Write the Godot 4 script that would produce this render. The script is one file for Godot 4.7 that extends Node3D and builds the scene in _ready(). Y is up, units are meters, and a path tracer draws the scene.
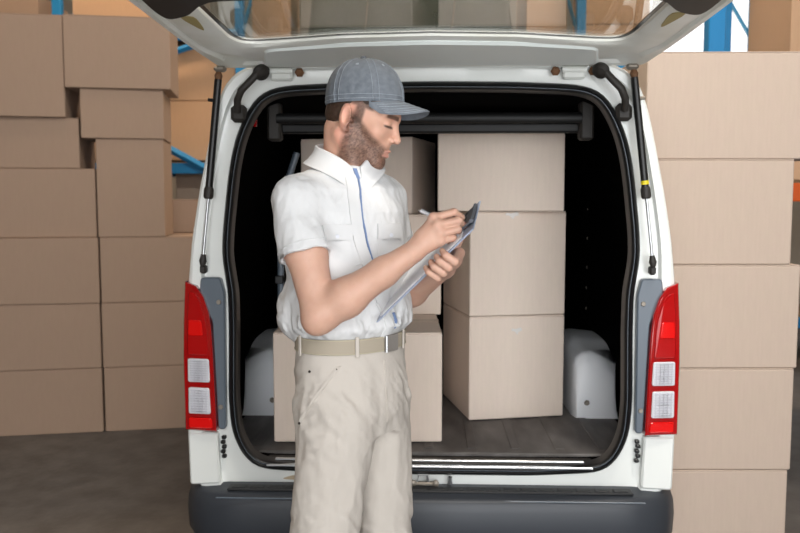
extends Node3D

# ---------------------------------------------------------------- mesh building
class MB:
	var v := PackedVector3Array()
	var t := PackedInt32Array()

	func tri(a: Vector3, b: Vector3, c: Vector3) -> void:
		var n := v.size()
		v.append(a); v.append(b); v.append(c)
		t.append(n); t.append(n + 1); t.append(n + 2)

	func quad(a: Vector3, b: Vector3, c: Vector3, d: Vector3) -> void:
		tri(a, b, c)
		tri(a, c, d)

	func rows(r: Array, ring := true, loop := false) -> void:
		var m: int = r.size()
		for i in range(m if loop else m - 1):
			var p: PackedVector3Array = r[i]
			var q: PackedVector3Array = r[(i + 1) % m]
			var n := p.size()
			for k in range(n if ring else n - 1):
				var l := (k + 1) % n
				quad(p[k], p[l], q[l], q[k])

	func fan(p: PackedVector3Array, flip := false) -> void:
		var c := Vector3.ZERO
		for a in p:
			c += a
		c /= p.size()
		for k in p.size():
			var l := (k + 1) % p.size()
			if flip:
				tri(c, p[l], p[k])
			else:
				tri(c, p[k], p[l])

	func add(o: MB, x := Transform3D.IDENTITY) -> MB:
		for k in range(0, o.t.size(), 3):
			tri(x * o.v[o.t[k]], x * o.v[o.t[k + 1]], x * o.v[o.t[k + 2]])
		return self

	func mesh(angle := 38.0) -> ArrayMesh:
		var ids := PackedInt32Array()
		var seen := {}
		var near: Array = []
		ids.resize(v.size())
		for k in v.size():
			var key := Vector3i((v[k] * 20000.0).round())
			if not seen.has(key):
				seen[key] = near.size()
				near.append(PackedInt32Array())
			ids[k] = seen[key]
		var fn := PackedVector3Array()
		var un := PackedVector3Array()
		var vol := 0.0
		for k in range(0, t.size(), 3):
			var a := v[t[k]]
			var b := v[t[k + 1]]
			var c := v[t[k + 2]]
			var n := (b - a).cross(c - a)
			vol += a.dot(b.cross(c))
			fn.append(n)
			un.append(n.normalized())
			for j in 3:
				near[ids[t[k + j]]].append(k / 3)
		var s := 1.0 if vol >= 0.0 else -1.0
		var limit := cos(deg_to_rad(angle))
		var pos := PackedVector3Array()
		var nor := PackedVector3Array()
		for k in range(0, t.size(), 3):
			var f := k / 3
			if fn[f].length_squared() < 1e-18:
				continue
			for j in ([0, 2, 1] if s > 0.0 else [0, 1, 2]):
				var at := t[k + j]
				var n := Vector3.ZERO
				for g in near[ids[at]]:
					if un[f].dot(un[g]) > limit:
						n += fn[g]
				pos.append(v[at])
				nor.append((n * s).normalized() if n.length_squared() > 1e-20 else un[f] * s)
		var arr := []
		arr.resize(Mesh.ARRAY_MAX)
		arr[Mesh.ARRAY_VERTEX] = pos
		arr[Mesh.ARRAY_NORMAL] = nor
		var am := ArrayMesh.new()
		if pos.size():
			am.add_surface_from_arrays(Mesh.PRIMITIVE_TRIANGLES, arr)
		return am


func ring_pts(pts: Array) -> PackedVector3Array:
	return PackedVector3Array(pts)

# a box with chamfered edges, centre c
func cbox(s: Vector3, b := 0.004, c := Vector3.ZERO) -> MB:
	var m := MB.new()
	var h := s * 0.5
	b = minf(b, minf(h.x, minf(h.y, h.z)) * 0.9)
	var loops := []
	for lv in [[-h.y, b], [-h.y + b, 0.0], [h.y - b, 0.0], [h.y, b]]:
		var y: float = lv[0]
		var i: float = lv[1]
		var x := h.x - i
		var z := h.z - i
		var e := b if i == 0.0 else b * 0.3
		loops.append(ring_pts([c + Vector3(x - e, y, z), c + Vector3(x, y, z - e), c + Vector3(x, y, -z + e), c + Vector3(x - e, y, -z), c + Vector3(-x + e, y, -z), c + Vector3(-x, y, -z + e), c + Vector3(-x, y, z - e), c + Vector3(-x + e, y, z)]))
	m.rows(loops)
	m.fan(loops[0], true)
	m.fan(loops[3])
	return m

func tube(path: Array, r, n := 12, flat := 1.0, up := Vector3.UP) -> MB:
	var m := MB.new()
	var loops := []
	for k in path.size():
		var a: Vector3 = path[maxi(k - 1, 0)]
		var b: Vector3 = path[mini(k + 1, path.size() - 1)]
		var d := (b - a).normalized()
		var u := up if absf(d.dot(up)) < 0.93 else Vector3.RIGHT
		var x := u.cross(d).normalized()
		var y := d.cross(x)
		var rr: float = r[k] if r is Array else r
		var l := PackedVector3Array()
		for j in n:
			var q := TAU * j / n
			l.append(path[k] + (x * cos(q) + y * sin(q) * flat) * rr)
		loops.append(l)
	m.rows(loops)
	m.fan(loops[0], true)
	m.fan(loops[-1])
	return m

# profile: Array of Vector2(radius, height)
func lathe(profile: Array, n := 24) -> MB:
	var m := MB.new()
	var loops := []
	for p in profile:
		var l := PackedVector3Array()
		for j in n:
			var q := -TAU * j / n
			l.append(Vector3(cos(q) * p.x, p.y, sin(q) * p.x))
		loops.append(l)
	m.rows(loops)
	m.fan(loops[0], true)
	m.fan(loops[-1])
	return m

# a flat outline (x, y) given depth along z from z0 to z1 with bevelled front edge
func slab(poly: PackedVector2Array, z0: float, z1: float, bevel := 0.003) -> MB:
	var m := MB.new()
	if Geometry2D.is_polygon_clockwise(poly):
		poly.reverse()
	var n := poly.size()
	var inset := PackedVector2Array()
	for k in n:
		var a := (poly[k] - poly[(k + n - 1) % n]).normalized()
		var b := (poly[(k + 1) % n] - poly[k]).normalized()
		var na := Vector2(-a.y, a.x)
		var nb := Vector2(-b.y, b.x)
		var nn := (na + nb).normalized()
		inset.append(poly[k] + nn * bevel / maxf(0.4, nn.dot(na)))
	var l0 := PackedVector3Array()
	var l1 := PackedVector3Array()
	var l2 := PackedVector3Array()
	for k in n:
		l0.append(Vector3(poly[k].x, poly[k].y, z0))
		l1.append(Vector3(poly[k].x, poly[k].y, z1 - bevel))
		l2.append(Vector3(inset[k].x, inset[k].y, z1))
	m.rows([l0, l1, l2])
	var ids := Geometry2D.triangulate_polygon(inset)
	for k in range(0, ids.size(), 3):
		m.tri(l2[ids[k]], l2[ids[k + 1]], l2[ids[k + 2]])
		m.tri(l0[ids[k]], l0[ids[k + 2]], l0[ids[k + 1]])
	return m

func smooth_poly(pts: Array, n := 6) -> PackedVector2Array:
	var out := PackedVector2Array()
	var m := pts.size()
	for k in m:
		for j in n:
			out.append((pts[k] as Vector2).cubic_interpolate(pts[(k + 1) % m], pts[(k + m - 1) % m], pts[(k + 2) % m], float(j) / n))
	return out

func round_poly(pts: Array, r: float, n := 5) -> PackedVector2Array:
	var out := PackedVector2Array()
	var m := pts.size()
	for k in m:
		var p: Vector2 = pts[k]
		var a: Vector2 = pts[(k + m - 1) % m]
		var b: Vector2 = pts[(k + 1) % m]
		var ra := minf(r, p.distance_to(a) * 0.45)
		var rb := minf(r, p.distance_to(b) * 0.45)
		var s := p + (a - p).normalized() * ra
		var e := p + (b - p).normalized() * rb
		for j in n + 1:
			var q := float(j) / n
			out.append(s.lerp(p, q).lerp(p.lerp(e, q), q))
	return out

# ---------------------------------------------------------------- scene helpers
var used := {}
var mats := {}
var rng := RandomNumberGenerator.new()

func numbered(called: String) -> String:
	var n: int = used.get(called, 0)
	used[called] = n + 1
	return called if n == 0 else "%s_%03d" % [called, n]

func tag(o: Node, label: String, category: String, group := "", kind := "") -> void:
	if label:
		o.set_meta("label", label)
	if category:
		o.set_meta("category", category)
	if group:
		o.set_meta("group", group)
	if kind:
		o.set_meta("kind", kind)

func thing(called: String, label: String, category: String, at := Vector3.ZERO, turn := 0.0, group := "") -> Node3D:
	var o := Node3D.new()
	o.name = numbered(called)
	add_child(o)
	o.position = at
	o.rotation.y = deg_to_rad(turn)
	tag(o, label, category, group)
	return o

func part(called: String, shape, mat: Material, parent: Node, label := "", angle := 38.0) -> MeshInstance3D:
	var o := MeshInstance3D.new()
	o.name = called
	o.mesh = shape.mesh(angle) if shape is MB else shape
	o.material_override = mat
	parent.add_child(o, true)
	if label:
		o.set_meta("label", label)
	return o

func structure(called: String, shape, mat: Material, at := Vector3.ZERO, label := "") -> MeshInstance3D:
	var o := part(called, shape, mat, self)
	o.position = at
	o.set_meta("kind", "structure")
	if label:
		o.set_meta("label", label)
	return o

func paint(called: String, c: Color, rough := 0.6, metal := 0.0) -> StandardMaterial3D:
	var m := StandardMaterial3D.new()
	m.resource_name = called
	m.albedo_color = c
	m.roughness = rough
	m.metallic = metal
	m.cull_mode = BaseMaterial3D.CULL_DISABLED
	mats[called] = m
	return m

func noise_tex(freq: float, lo: Color, hi: Color, oct := 4, seed_ := 1, size := 512) -> NoiseTexture2D:
	var n := FastNoiseLite.new()
	n.noise_type = FastNoiseLite.TYPE_SIMPLEX_SMOOTH
	n.frequency = freq
	n.fractal_octaves = oct
	n.seed = seed_
	var t := NoiseTexture2D.new()
	t.width = size
	t.height = size
	t.seamless = true
	t.noise = n
	var g := Gradient.new()
	g.set_color(0, lo)
	g.set_color(1, hi)
	t.color_ramp = g
	return t

func normal_tex(freq: float, strength: float, seed_ := 1, oct := 3, size := 512) -> NoiseTexture2D:
	var n := FastNoiseLite.new()
	n.noise_type = FastNoiseLite.TYPE_SIMPLEX_SMOOTH
	n.frequency = freq
	n.fractal_octaves = oct
	n.seed = seed_
	var t := NoiseTexture2D.new()
	t.width = size
	t.height = size
	t.seamless = true
	t.noise = n
	t.as_normal_map = true
	t.bump_strength = strength
	return t

# upright flutes of corrugated board with faint fibres and scuffs
func board_texture(seed_: int) -> ImageTexture:
	var n := FastNoiseLite.new()
	n.seed = seed_
	n.frequency = 0.02
	var img := Image.create(256, 256, false, Image.FORMAT_RGB8)
	for x in 256:
		var flute := 0.002 * sin(x * TAU / 8.0) + 0.003 * n.get_noise_2d(x * 9.0, 7.0)
		for y in 256:
			var k := 0.975 + flute + 0.012 * n.get_noise_2d(x * 4.0, y * 0.7) + 0.02 * n.get_noise_2d(x * 25.0, y * 25.0)
			img.set_pixel(x, y, Color(k, k * (0.998 + 0.006 * n.get_noise_2d(x, y + 400.0)), k * 0.995))
	img.generate_mipmaps()
	return ImageTexture.create_from_image(img)

func make_materials() -> void:
	var tex := [board_texture(3), board_texture(11)]
	var k := 0
	for c in [["board_pale_lit", Color(0.90, 0.835, 0.78)], ["board_tan", Color(0.735, 0.665, 0.61)], ["board_brown_dim", Color(0.665, 0.57, 0.50)], ["board_warm_lit", Color(0.82, 0.67, 0.54)]]:  # one cardboard: light falloff and warm lamp light put into the tones
		var m := paint(c[0], c[1], 0.88)
		m.albedo_texture = tex[k % 2]
		m.uv1_triplanar = true
		m.uv1_scale = Vector3(1.9, 1.9, 1.9)
		m.rim_enabled = false
		k += 1
	paint("tape", Color(0.74, 0.66, 0.57), 0.35)
	paint("van_white", Color(0.885, 0.895, 0.88), 0.28)
	mats.van_white.clearcoat_enabled = true
	mats.van_white.clearcoat = 0.5
	mats.van_white.clearcoat_roughness = 0.08
	paint("inner_white", Color(0.95, 0.955, 0.94), 0.4)
	mats.inner_white.albedo_texture = noise_tex(0.006, Color(0.93, 0.93, 0.90), Color(1, 1, 1), 4, 5)
	mats.inner_white.uv1_triplanar = true
	mats.inner_white.uv1_scale = Vector3(1.2, 1.2, 1.2)
	paint("arch_white", Color(0.955, 0.965, 0.98), 0.4)
	paint("header_grey", Color(0.92, 0.945, 0.935), 0.45)
	paint("rubber", Color(0.055, 0.057, 0.062), 0.38)
	paint("rubber_dull", Color(0.16, 0.145, 0.13), 0.6)
	paint("lining", Color(0.035, 0.033, 0.033), 0.8)
	mats.lining.metallic_specular = 0.1
	mats.lining.roughness = 1.0
	paint("lining_gloss", Color(0.022, 0.022, 0.024), 0.6)
	paint("pillar_grey", Color(0.35, 0.39, 0.43), 0.32)
	paint("bumper", Color(0.20, 0.215, 0.24), 0.45)
	mats.bumper.normal_enabled = true
	mats.bumper.normal_texture = normal_tex(0.12, 1.2, 9)
	mats.bumper.normal_scale = 0.25
	mats.bumper.uv1_triplanar = true
	mats.bumper.uv1_scale = Vector3(5, 5, 5)
	paint("tread", Color(0.11, 0.115, 0.125), 0.6)
	var mat := paint("van_mat", Color(0.46, 0.445, 0.435), 0.62)
	mat.albedo_texture = noise_tex(0.008, Color(0.62, 0.60, 0.59), Color(1, 1, 1), 5, 21)
	mat.uv1_triplanar = true
	mat.uv1_scale = Vector3(1.6, 1.6, 0.5)
	paint("steel", Color(0.78, 0.79, 0.80), 0.3, 0.9)
	paint("steel_dull", Color(0.55, 0.52, 0.48), 0.5, 0.6)
	paint("rust", Color(0.42, 0.29, 0.19), 0.8)
	paint("zinc_white", Color(0.86, 0.87, 0.85), 0.3)
	paint("light_red", Color(0.62, 0.02, 0.035), 0.12)
	mats.light_red.clearcoat_enabled = true
	mats.light_red.clearcoat = 0.8
	mats.light_red.clearcoat_roughness = 0.05
	paint("light_deep_red", Color(0.66, 0.03, 0.045), 0.1)
	paint("light_bright_red", Color(0.86, 0.05, 0.045), 0.14)
	paint("light_clear", Color(0.83, 0.83, 0.85), 0.18)
	paint("light_clear_rib", Color(0.79, 0.785, 0.81), 0.15)
	var g := paint("glass", Color(0.55, 0.60, 0.53, 0.16), 0.02)
	g.transparency = BaseMaterial3D.TRANSPARENCY_ALPHA
	paint("glass_border", Color(0.02, 0.02, 0.02), 0.2)
	paint("trim_black", Color(0.075, 0.07, 0.07), 0.55)
	paint("yellow", Color(0.88, 0.80, 0.12), 0.5)
	paint("old_sticker", Color(0.66, 0.60, 0.40), 0.7)
	paint("rust_stain", Color(0.74, 0.67, 0.56), 0.7)
	paint("rack_blue", Color(0.16, 0.54, 0.78), 0.4)
	paint("rack_beam", Color(0.80, 0.34, 0.10), 0.45)
	paint("rack_deck", Color(0.50, 0.40, 0.30), 0.8)
	var tarp := paint("tarp", Color(0.25, 0.255, 0.205), 0.45)
	tarp.albedo_texture = noise_tex(0.01, Color(0.72, 0.72, 0.70), Color(1, 1, 1), 4, 33)
	tarp.uv1_triplanar = true
	var f := paint("concrete", Color(0.365, 0.355, 0.35), 0.55)
	f.albedo_texture = noise_tex(0.009, Color(0.74, 0.73, 0.72), Color(1, 1, 1), 5, 4, 1024)
	f.uv1_triplanar = true
	f.uv1_world_triplanar = true
	f.uv1_scale = Vector3(0.45, 0.45, 0.45)
	f.normal_enabled = true
	f.normal_texture = normal_tex(0.08, 1.5, 8)
	f.normal_scale = 0.2
	var w := paint("wall", Color(0.72, 0.70, 0.67), 0.85)
	w.albedo_texture = noise_tex(0.01, Color(0.93, 0.92, 0.91), Color(1, 1, 1), 4, 14)
	w.uv1_triplanar = true
	w.uv1_world_triplanar = true
	w.uv1_scale = Vector3(0.3, 0.3, 0.3)
	paint("ceiling", Color(0.66, 0.66, 0.65), 0.9)
	paint("lamp_housing", Color(0.7, 0.7, 0.7), 0.5)
	paint("tyre", Color(0.05, 0.05, 0.052), 0.8)
	paint("frame_alu", Color(0.6, 0.62, 0.64), 0.4, 0.7)

func glow(called: String, c: Color, e: float) -> StandardMaterial3D:
	var m := paint(called, Color(0.9, 0.9, 0.9), 0.4)
	m.emission_enabled = true
	m.emission = c
	m.emission_energy_multiplier = e
	return m

func area(called: String, at: Vector3, turn: Vector3, size: Vector2, c: Color, e: float) -> void:
	var l := AreaLight3D.new()
	l.name = called
	l.area_size = size
	l.light_color = c
	l.light_energy = e
	l.area_range = 40.0
	l.area_attenuation = 2.0
	l.shadow_enabled = true
	add_child(l)
	l.position = at
	l.rotation_degrees = turn

# ---------------------------------------------------------------- the scene
func _ready() -> void:
	rng.seed = 7
	# camera: eye height 1.5 m, tipped down a little
	var cam := Camera3D.new()
	cam.name = "camera"
	add_child(cam)
	cam.position = Vector3(0, 1.5, 0)
	cam.rotation_degrees = Vector3(-4.7, 0, 0)
	cam.fov = 36.87
	cam.near = 0.05
	cam.far = 60.0
	var lens := CameraAttributesPhysical.new()
	lens.frustum_focal_length = 36.0
	lens.frustum_focus_distance = 2.25
	lens.frustum_near = 0.05
	lens.frustum_far = 60.0
	lens.exposure_aperture = 4.0
	lens.exposure_multiplier = 1.0
	cam.attributes = lens
	cam.current = true
	var we := WorldEnvironment.new()
	we.name = "environment"
	var env := Environment.new()
	env.background_mode = Environment.BG_SKY
	var sky := Sky.new()
	var sm := ProceduralSkyMaterial.new()
	sm.sky_top_color = Color(0.72, 0.78, 0.86)
	sm.sky_horizon_color = Color(0.86, 0.88, 0.90)
	sm.ground_bottom_color = Color(0.35, 0.34, 0.33)
	sm.ground_horizon_color = Color(0.6, 0.6, 0.6)
	sky.sky_material = sm
	env.sky = sky
	env.tonemap_mode = Environment.TONE_MAPPER_LINEAR
	env.tonemap_exposure = EXPOSURE
	env.sdfgi_enabled = true
	env.ssao_enabled = true
	env.ssil_enabled = true
	we.environment = env
	add_child(we)
	# unseen glowing loading door behind the camera, placed to light the van frontally
	area("unseen_door_light", Vector3(0.9, 1.78, 1.12), Vector3.ZERO, Vector2(4.2, 3.4), Color(0.97, 0.985, 1.0), UNSEEN_DOOR)
	# unseen ceiling lamps, placed to light the racks, left stack and van from above
	for p in UNSEEN_LAMPS:
		area("unseen_ceiling_lamp_light", p[0] + Vector3(0, -0.07, 0), Vector3(-90, 0, 0), Vector2(1.5, 0.36), p[1], p[2])
	make_materials()
	build_hall()
	build_racks()
	build_left_stack()
	build_right_stack()
	build_van()
	build_cargo()
	build_person()

const EXPOSURE := 1.03
const UNSEEN_DOOR := 15.0  # strength of the unseen door's frontal light
var UNSEEN_LAMPS := [  # out of view: place, colour and strength of each ceiling lamp
	[Vector3(-2.6, 5.6, -4.2), Color(1.0, 0.90, 0.78), 4.0],
	[Vector3(-2.6, 5.6, -6.6), Color(1.0, 0.87, 0.72), 8.0],
	[Vector3(2.6, 5.6, -6.2), Color(1.0, 0.87, 0.72), 11.0],
	[Vector3(1.0, 5.6, -1.1), Color(1.0, 0.97, 0.93), 20.0],
	[Vector3(0.2, 5.6, -9.0), Color(1.0, 0.9, 0.8), 8.0],
]

func build_hall() -> void:
	structure("floor", cbox(Vector3(15.4, 0.2, 13.4), 0.01, Vector3(0, -0.1, 0)), mats.concrete, Vector3(0.4, 0, -5.1))
	structure("ceiling", cbox(Vector3(15.4, 0.2, 13.4), 0.01, Vector3(0, 0.1, 0)), mats.ceiling, Vector3(0.4, 6.0, -5.1))
	structure("wall_left", cbox(Vector3(0.2, 6.0, 13.4), 0.01, Vector3(0, 3.0, 0)), mats.wall, Vector3(-7.2, 0, -5.1))
	structure("wall_right", cbox(Vector3(0.2, 6.0, 13.4), 0.01, Vector3(0, 3.0, 0)), mats.wall, Vector3(8.0, 0, -5.1))
	# far wall with a daylight window high on its right half
	var far := MB.new()
	var z := -11.7
	far.add(cbox(Vector3(10.4, 6.0, 0.2), 0.005, Vector3(-2.0, 3.0, z)))
	far.add(cbox(Vector3(3.0, 6.0, 0.2), 0.005, Vector3(6.6, 3.0, z)))
	far.add(cbox(Vector3(1.9, 2.4, 0.2), 0.005, Vector3(4.15, 1.2, z)))
	far.add(cbox(Vector3(1.9, 1.6, 0.2), 0.005, Vector3(4.15, 5.2, z)))
	structure("wall_back", far, mats.wall)
	var w := structure("window_1", cbox(Vector3(1.9, 2.0, 0.03), 0.004), glow("window_glow", Color(1, 1, 1), 1.3), Vector3(4.15, 3.4, z), "tall white daylight window in the far wall")
	for x in [-0.93, 0.93]:
		part("window_frame", cbox(Vector3(0.05, 2.0, 0.07), 0.004, Vector3(x, 0, 0)), mats.frame_alu, w)
	area("window_light", Vector3(4.15, 3.4, z + 0.14), Vector3(0, 180, 0), Vector2(1.8, 1.9), Color(1, 1, 1), 4.0)
	# unseen front wall and loading door, set close behind the camera for frontal light
	var fr := MB.new()
	z = 1.4
	fr.add(cbox(Vector3(6.0, 6.0, 0.2), 0.005, Vector3(-4.2, 3.0, z)))
	fr.add(cbox(Vector3(5.0, 6.0, 0.2), 0.005, Vector3(5.5, 3.0, z)))
	fr.add(cbox(Vector3(4.2, 2.4, 0.2), 0.005, Vector3(0.9, 4.8, z)))
	structure("wall_front", fr, mats.wall)
	var d := Node3D.new()
	d.name = "unseen_door_1"
	d.set_meta("kind", "structure")
	d.set_meta("label", "unseen translucent sectional loading door, placed to light the van from the front")
	add_child(d)
	d.position = Vector3(0.9, 0, z)
	var dm := glow("unseen_door_glow", Color(0.97, 0.985, 1.0), 0.8)
	for k in 6:
		part("door_panel", cbox(Vector3(4.14, 0.575, 0.04), 0.006, Vector3(0, 0.30 + k * 0.6, -0.04)), dm, d)
		part("door_rail", cbox(Vector3(4.18, 0.03, 0.06), 0.006, Vector3(0, 0.6 + k * 0.6, -0.04)), mats.frame_alu, d)
	# fittings of the unseen ceiling lamps
	var hung := ["over the left box stack", "over the left aisle", "over the right rack", "above the photographer", "over the far aisle"]
	var lg := glow("lamp_glow", Color(1.0, 0.93, 0.84), 2.0)
	for k in UNSEEN_LAMPS.size():
		var t := thing("unseen_ceiling_lamp", "unseen white batten lamp " + hung[k], "lamp", UNSEEN_LAMPS[k][0], 0.0, "unseen ceiling lamps")
		part("housing", cbox(Vector3(1.56, 0.08, 0.42), 0.01, Vector3(0, 0.02, 0)), mats.lamp_housing, t)
		part("lamp_tube", cbox(Vector3(1.5, 0.03, 0.36), 0.01, Vector3(0, -0.03, 0)), lg, t)
		for x in [-0.6, 0.6]:
			part("hanger", tube([Vector3(x, 0.05, 0), Vector3(x, 0.4, 0)], 0.008, 6), mats.steel, t)

# ---------------------------------------------------------------- cartons
func carton(label: String, s: Vector3, at: Vector3, turn: float, mat: String, group := "", taped := true) -> Node3D:
	var t := thing("cardboard_box", label, "box", at, turn, group)
	var m := MB.new()
	# body with slightly soft faces, hollow top edge under the flaps
	m.add(cbox(Vector3(s.x, s.y - 0.004, s.z), 0.004, Vector3(0, s.y * 0.5 - 0.002, 0)))
	part("carton_body", m, mats[mat], t)
	var fz := s.z * 0.5 - 0.0015
	for e in [-1, 1]:
		part("top_flap", cbox(Vector3(s.x - 0.003, 0.004, fz - 0.001), 0.0012, Vector3(0, s.y - 0.002, e * (fz * 0.5 + 0.0012))), mats[mat], t)
	if taped:
		part("tape_strip", cbox(Vector3(s.x + 0.001, 0.001, 0.05), 0.0004, Vector3(0, s.y + 0.0002, 0)), mats.tape, t)
	return t

func build_left_stack() -> void:
	# a wall of boxes whose left end stands a little nearer; s runs along it, 0 is the joint between the two columns
	var o := Vector3(-1.926, 0, -5.10)
	var turn := 10.0
	var ax := Vector3(cos(deg_to_rad(turn)), 0, -sin(deg_to_rad(turn)))
	var back := Vector3(-sin(deg_to_rad(turn)), 0, -cos(deg_to_rad(turn)))
	var g := "boxes of the left stack"
	var row := ["bottom", "second", "third"]
	var spots := [[-1.30, -0.648, "at the left frame edge"], [-0.645, -0.003, "of the front left column"], [0.003, 0.64, "beside the van's left tail light"]]
	for r in 3:
		for k in 3:
			var c: Array = spots[k]
			var w: float = c[1] - c[0]
			var j := rng.randf_range(-0.004, 0.004)
			var p: Vector3 = o + ax * (c[0] + w * 0.5 + j) + back * (0.24 + rng.randf_range(0, 0.008)) + Vector3(0, r * 0.4225, 0)
			carton("brown cardboard box %s, %s row from the floor" % [c[2], row[r]], Vector3(w - 0.006, 0.421, 0.48), p, turn, "board_brown_dim", g)
	var up := [
		["wide box on the left stack's third row, at the left frame edge", -0.70, -0.01, 1.2675, 0.438, 0.02, "board_brown_dim"],
		["upright tall box beside the van's left pillar, under a low box", 0.0, 0.415, 1.2675, 0.627, 0.0, "board_brown_dim"],
		["low cardboard box resting on the tall upright box", -0.085, 0.42, 1.8945, 0.311, -0.01, "board_brown_dim"],
		["topmost box of the left stack, right under the raised tailgate", -0.165, 0.475, 2.2055, 0.448, -0.03, "board_brown_dim"],
		["low dark box on the wide box at the left frame edge", -0.82, -0.10, 1.7055, 0.318, 0.03, "board_brown_dim"],
		["tall box in the photo's upper left corner", -0.86, -0.175, 2.0235, 0.63, 0.0, "board_brown_dim"],
	]
	for b in up:
		var w: float = b[2] - b[1]
		carton(b[0], Vector3(w, b[4] - 0.002, 0.46), o + ax * (b[1] + w * 0.5) + back * (0.24 + b[5]) + Vector3(0, b[3], 0), turn + rng.randf_range(-1.0, 1.0), b[6], g)
	carton("small box in the shadowed gap behind the tall upright box", Vector3(0.3, 0.24, 0.3), o + ax * 0.44 + back * 0.75 + Vector3(0, 1.27, 0), turn, "board_brown_dim", g)
	for r in 3:
		carton("brown box in the rear rank behind the left stack, %s row" % row[r], Vector3(1.2, 0.4215, 0.45), o + ax * 0.3 + back * 0.74 + Vector3(0, r * 0.4225, 0), turn, "board_brown_dim", g)

func build_right_stack() -> void:
	var rows := ["bottom box of the tall right stack, beside the bumper", "second box up in the right stack, below tail light height", "middle box of the right stack, beside the right tail light", "fourth box up in the right stack, beside the gas strut", "topmost box of the tall right stack under the raised tailgate"]
	for r in 5:
		var x0 := [1.02, 1.02, 1.015, 1.01, 0.967][r] as float
		var x1 := [1.565, 1.578, 1.588, 1.55, 1.66][r] as float
		carton("pale cardboard box, " + rows[r], Vector3(x1 - x0, 0.4145, 0.46), Vector3((x0 + x1) * 0.5, r * 0.416, -3.15 - 0.23 - 0.004 * r), [0.4, -0.3, 0.5, 0.0, -0.6][r], "board_tan", "boxes of the right stack")

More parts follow.
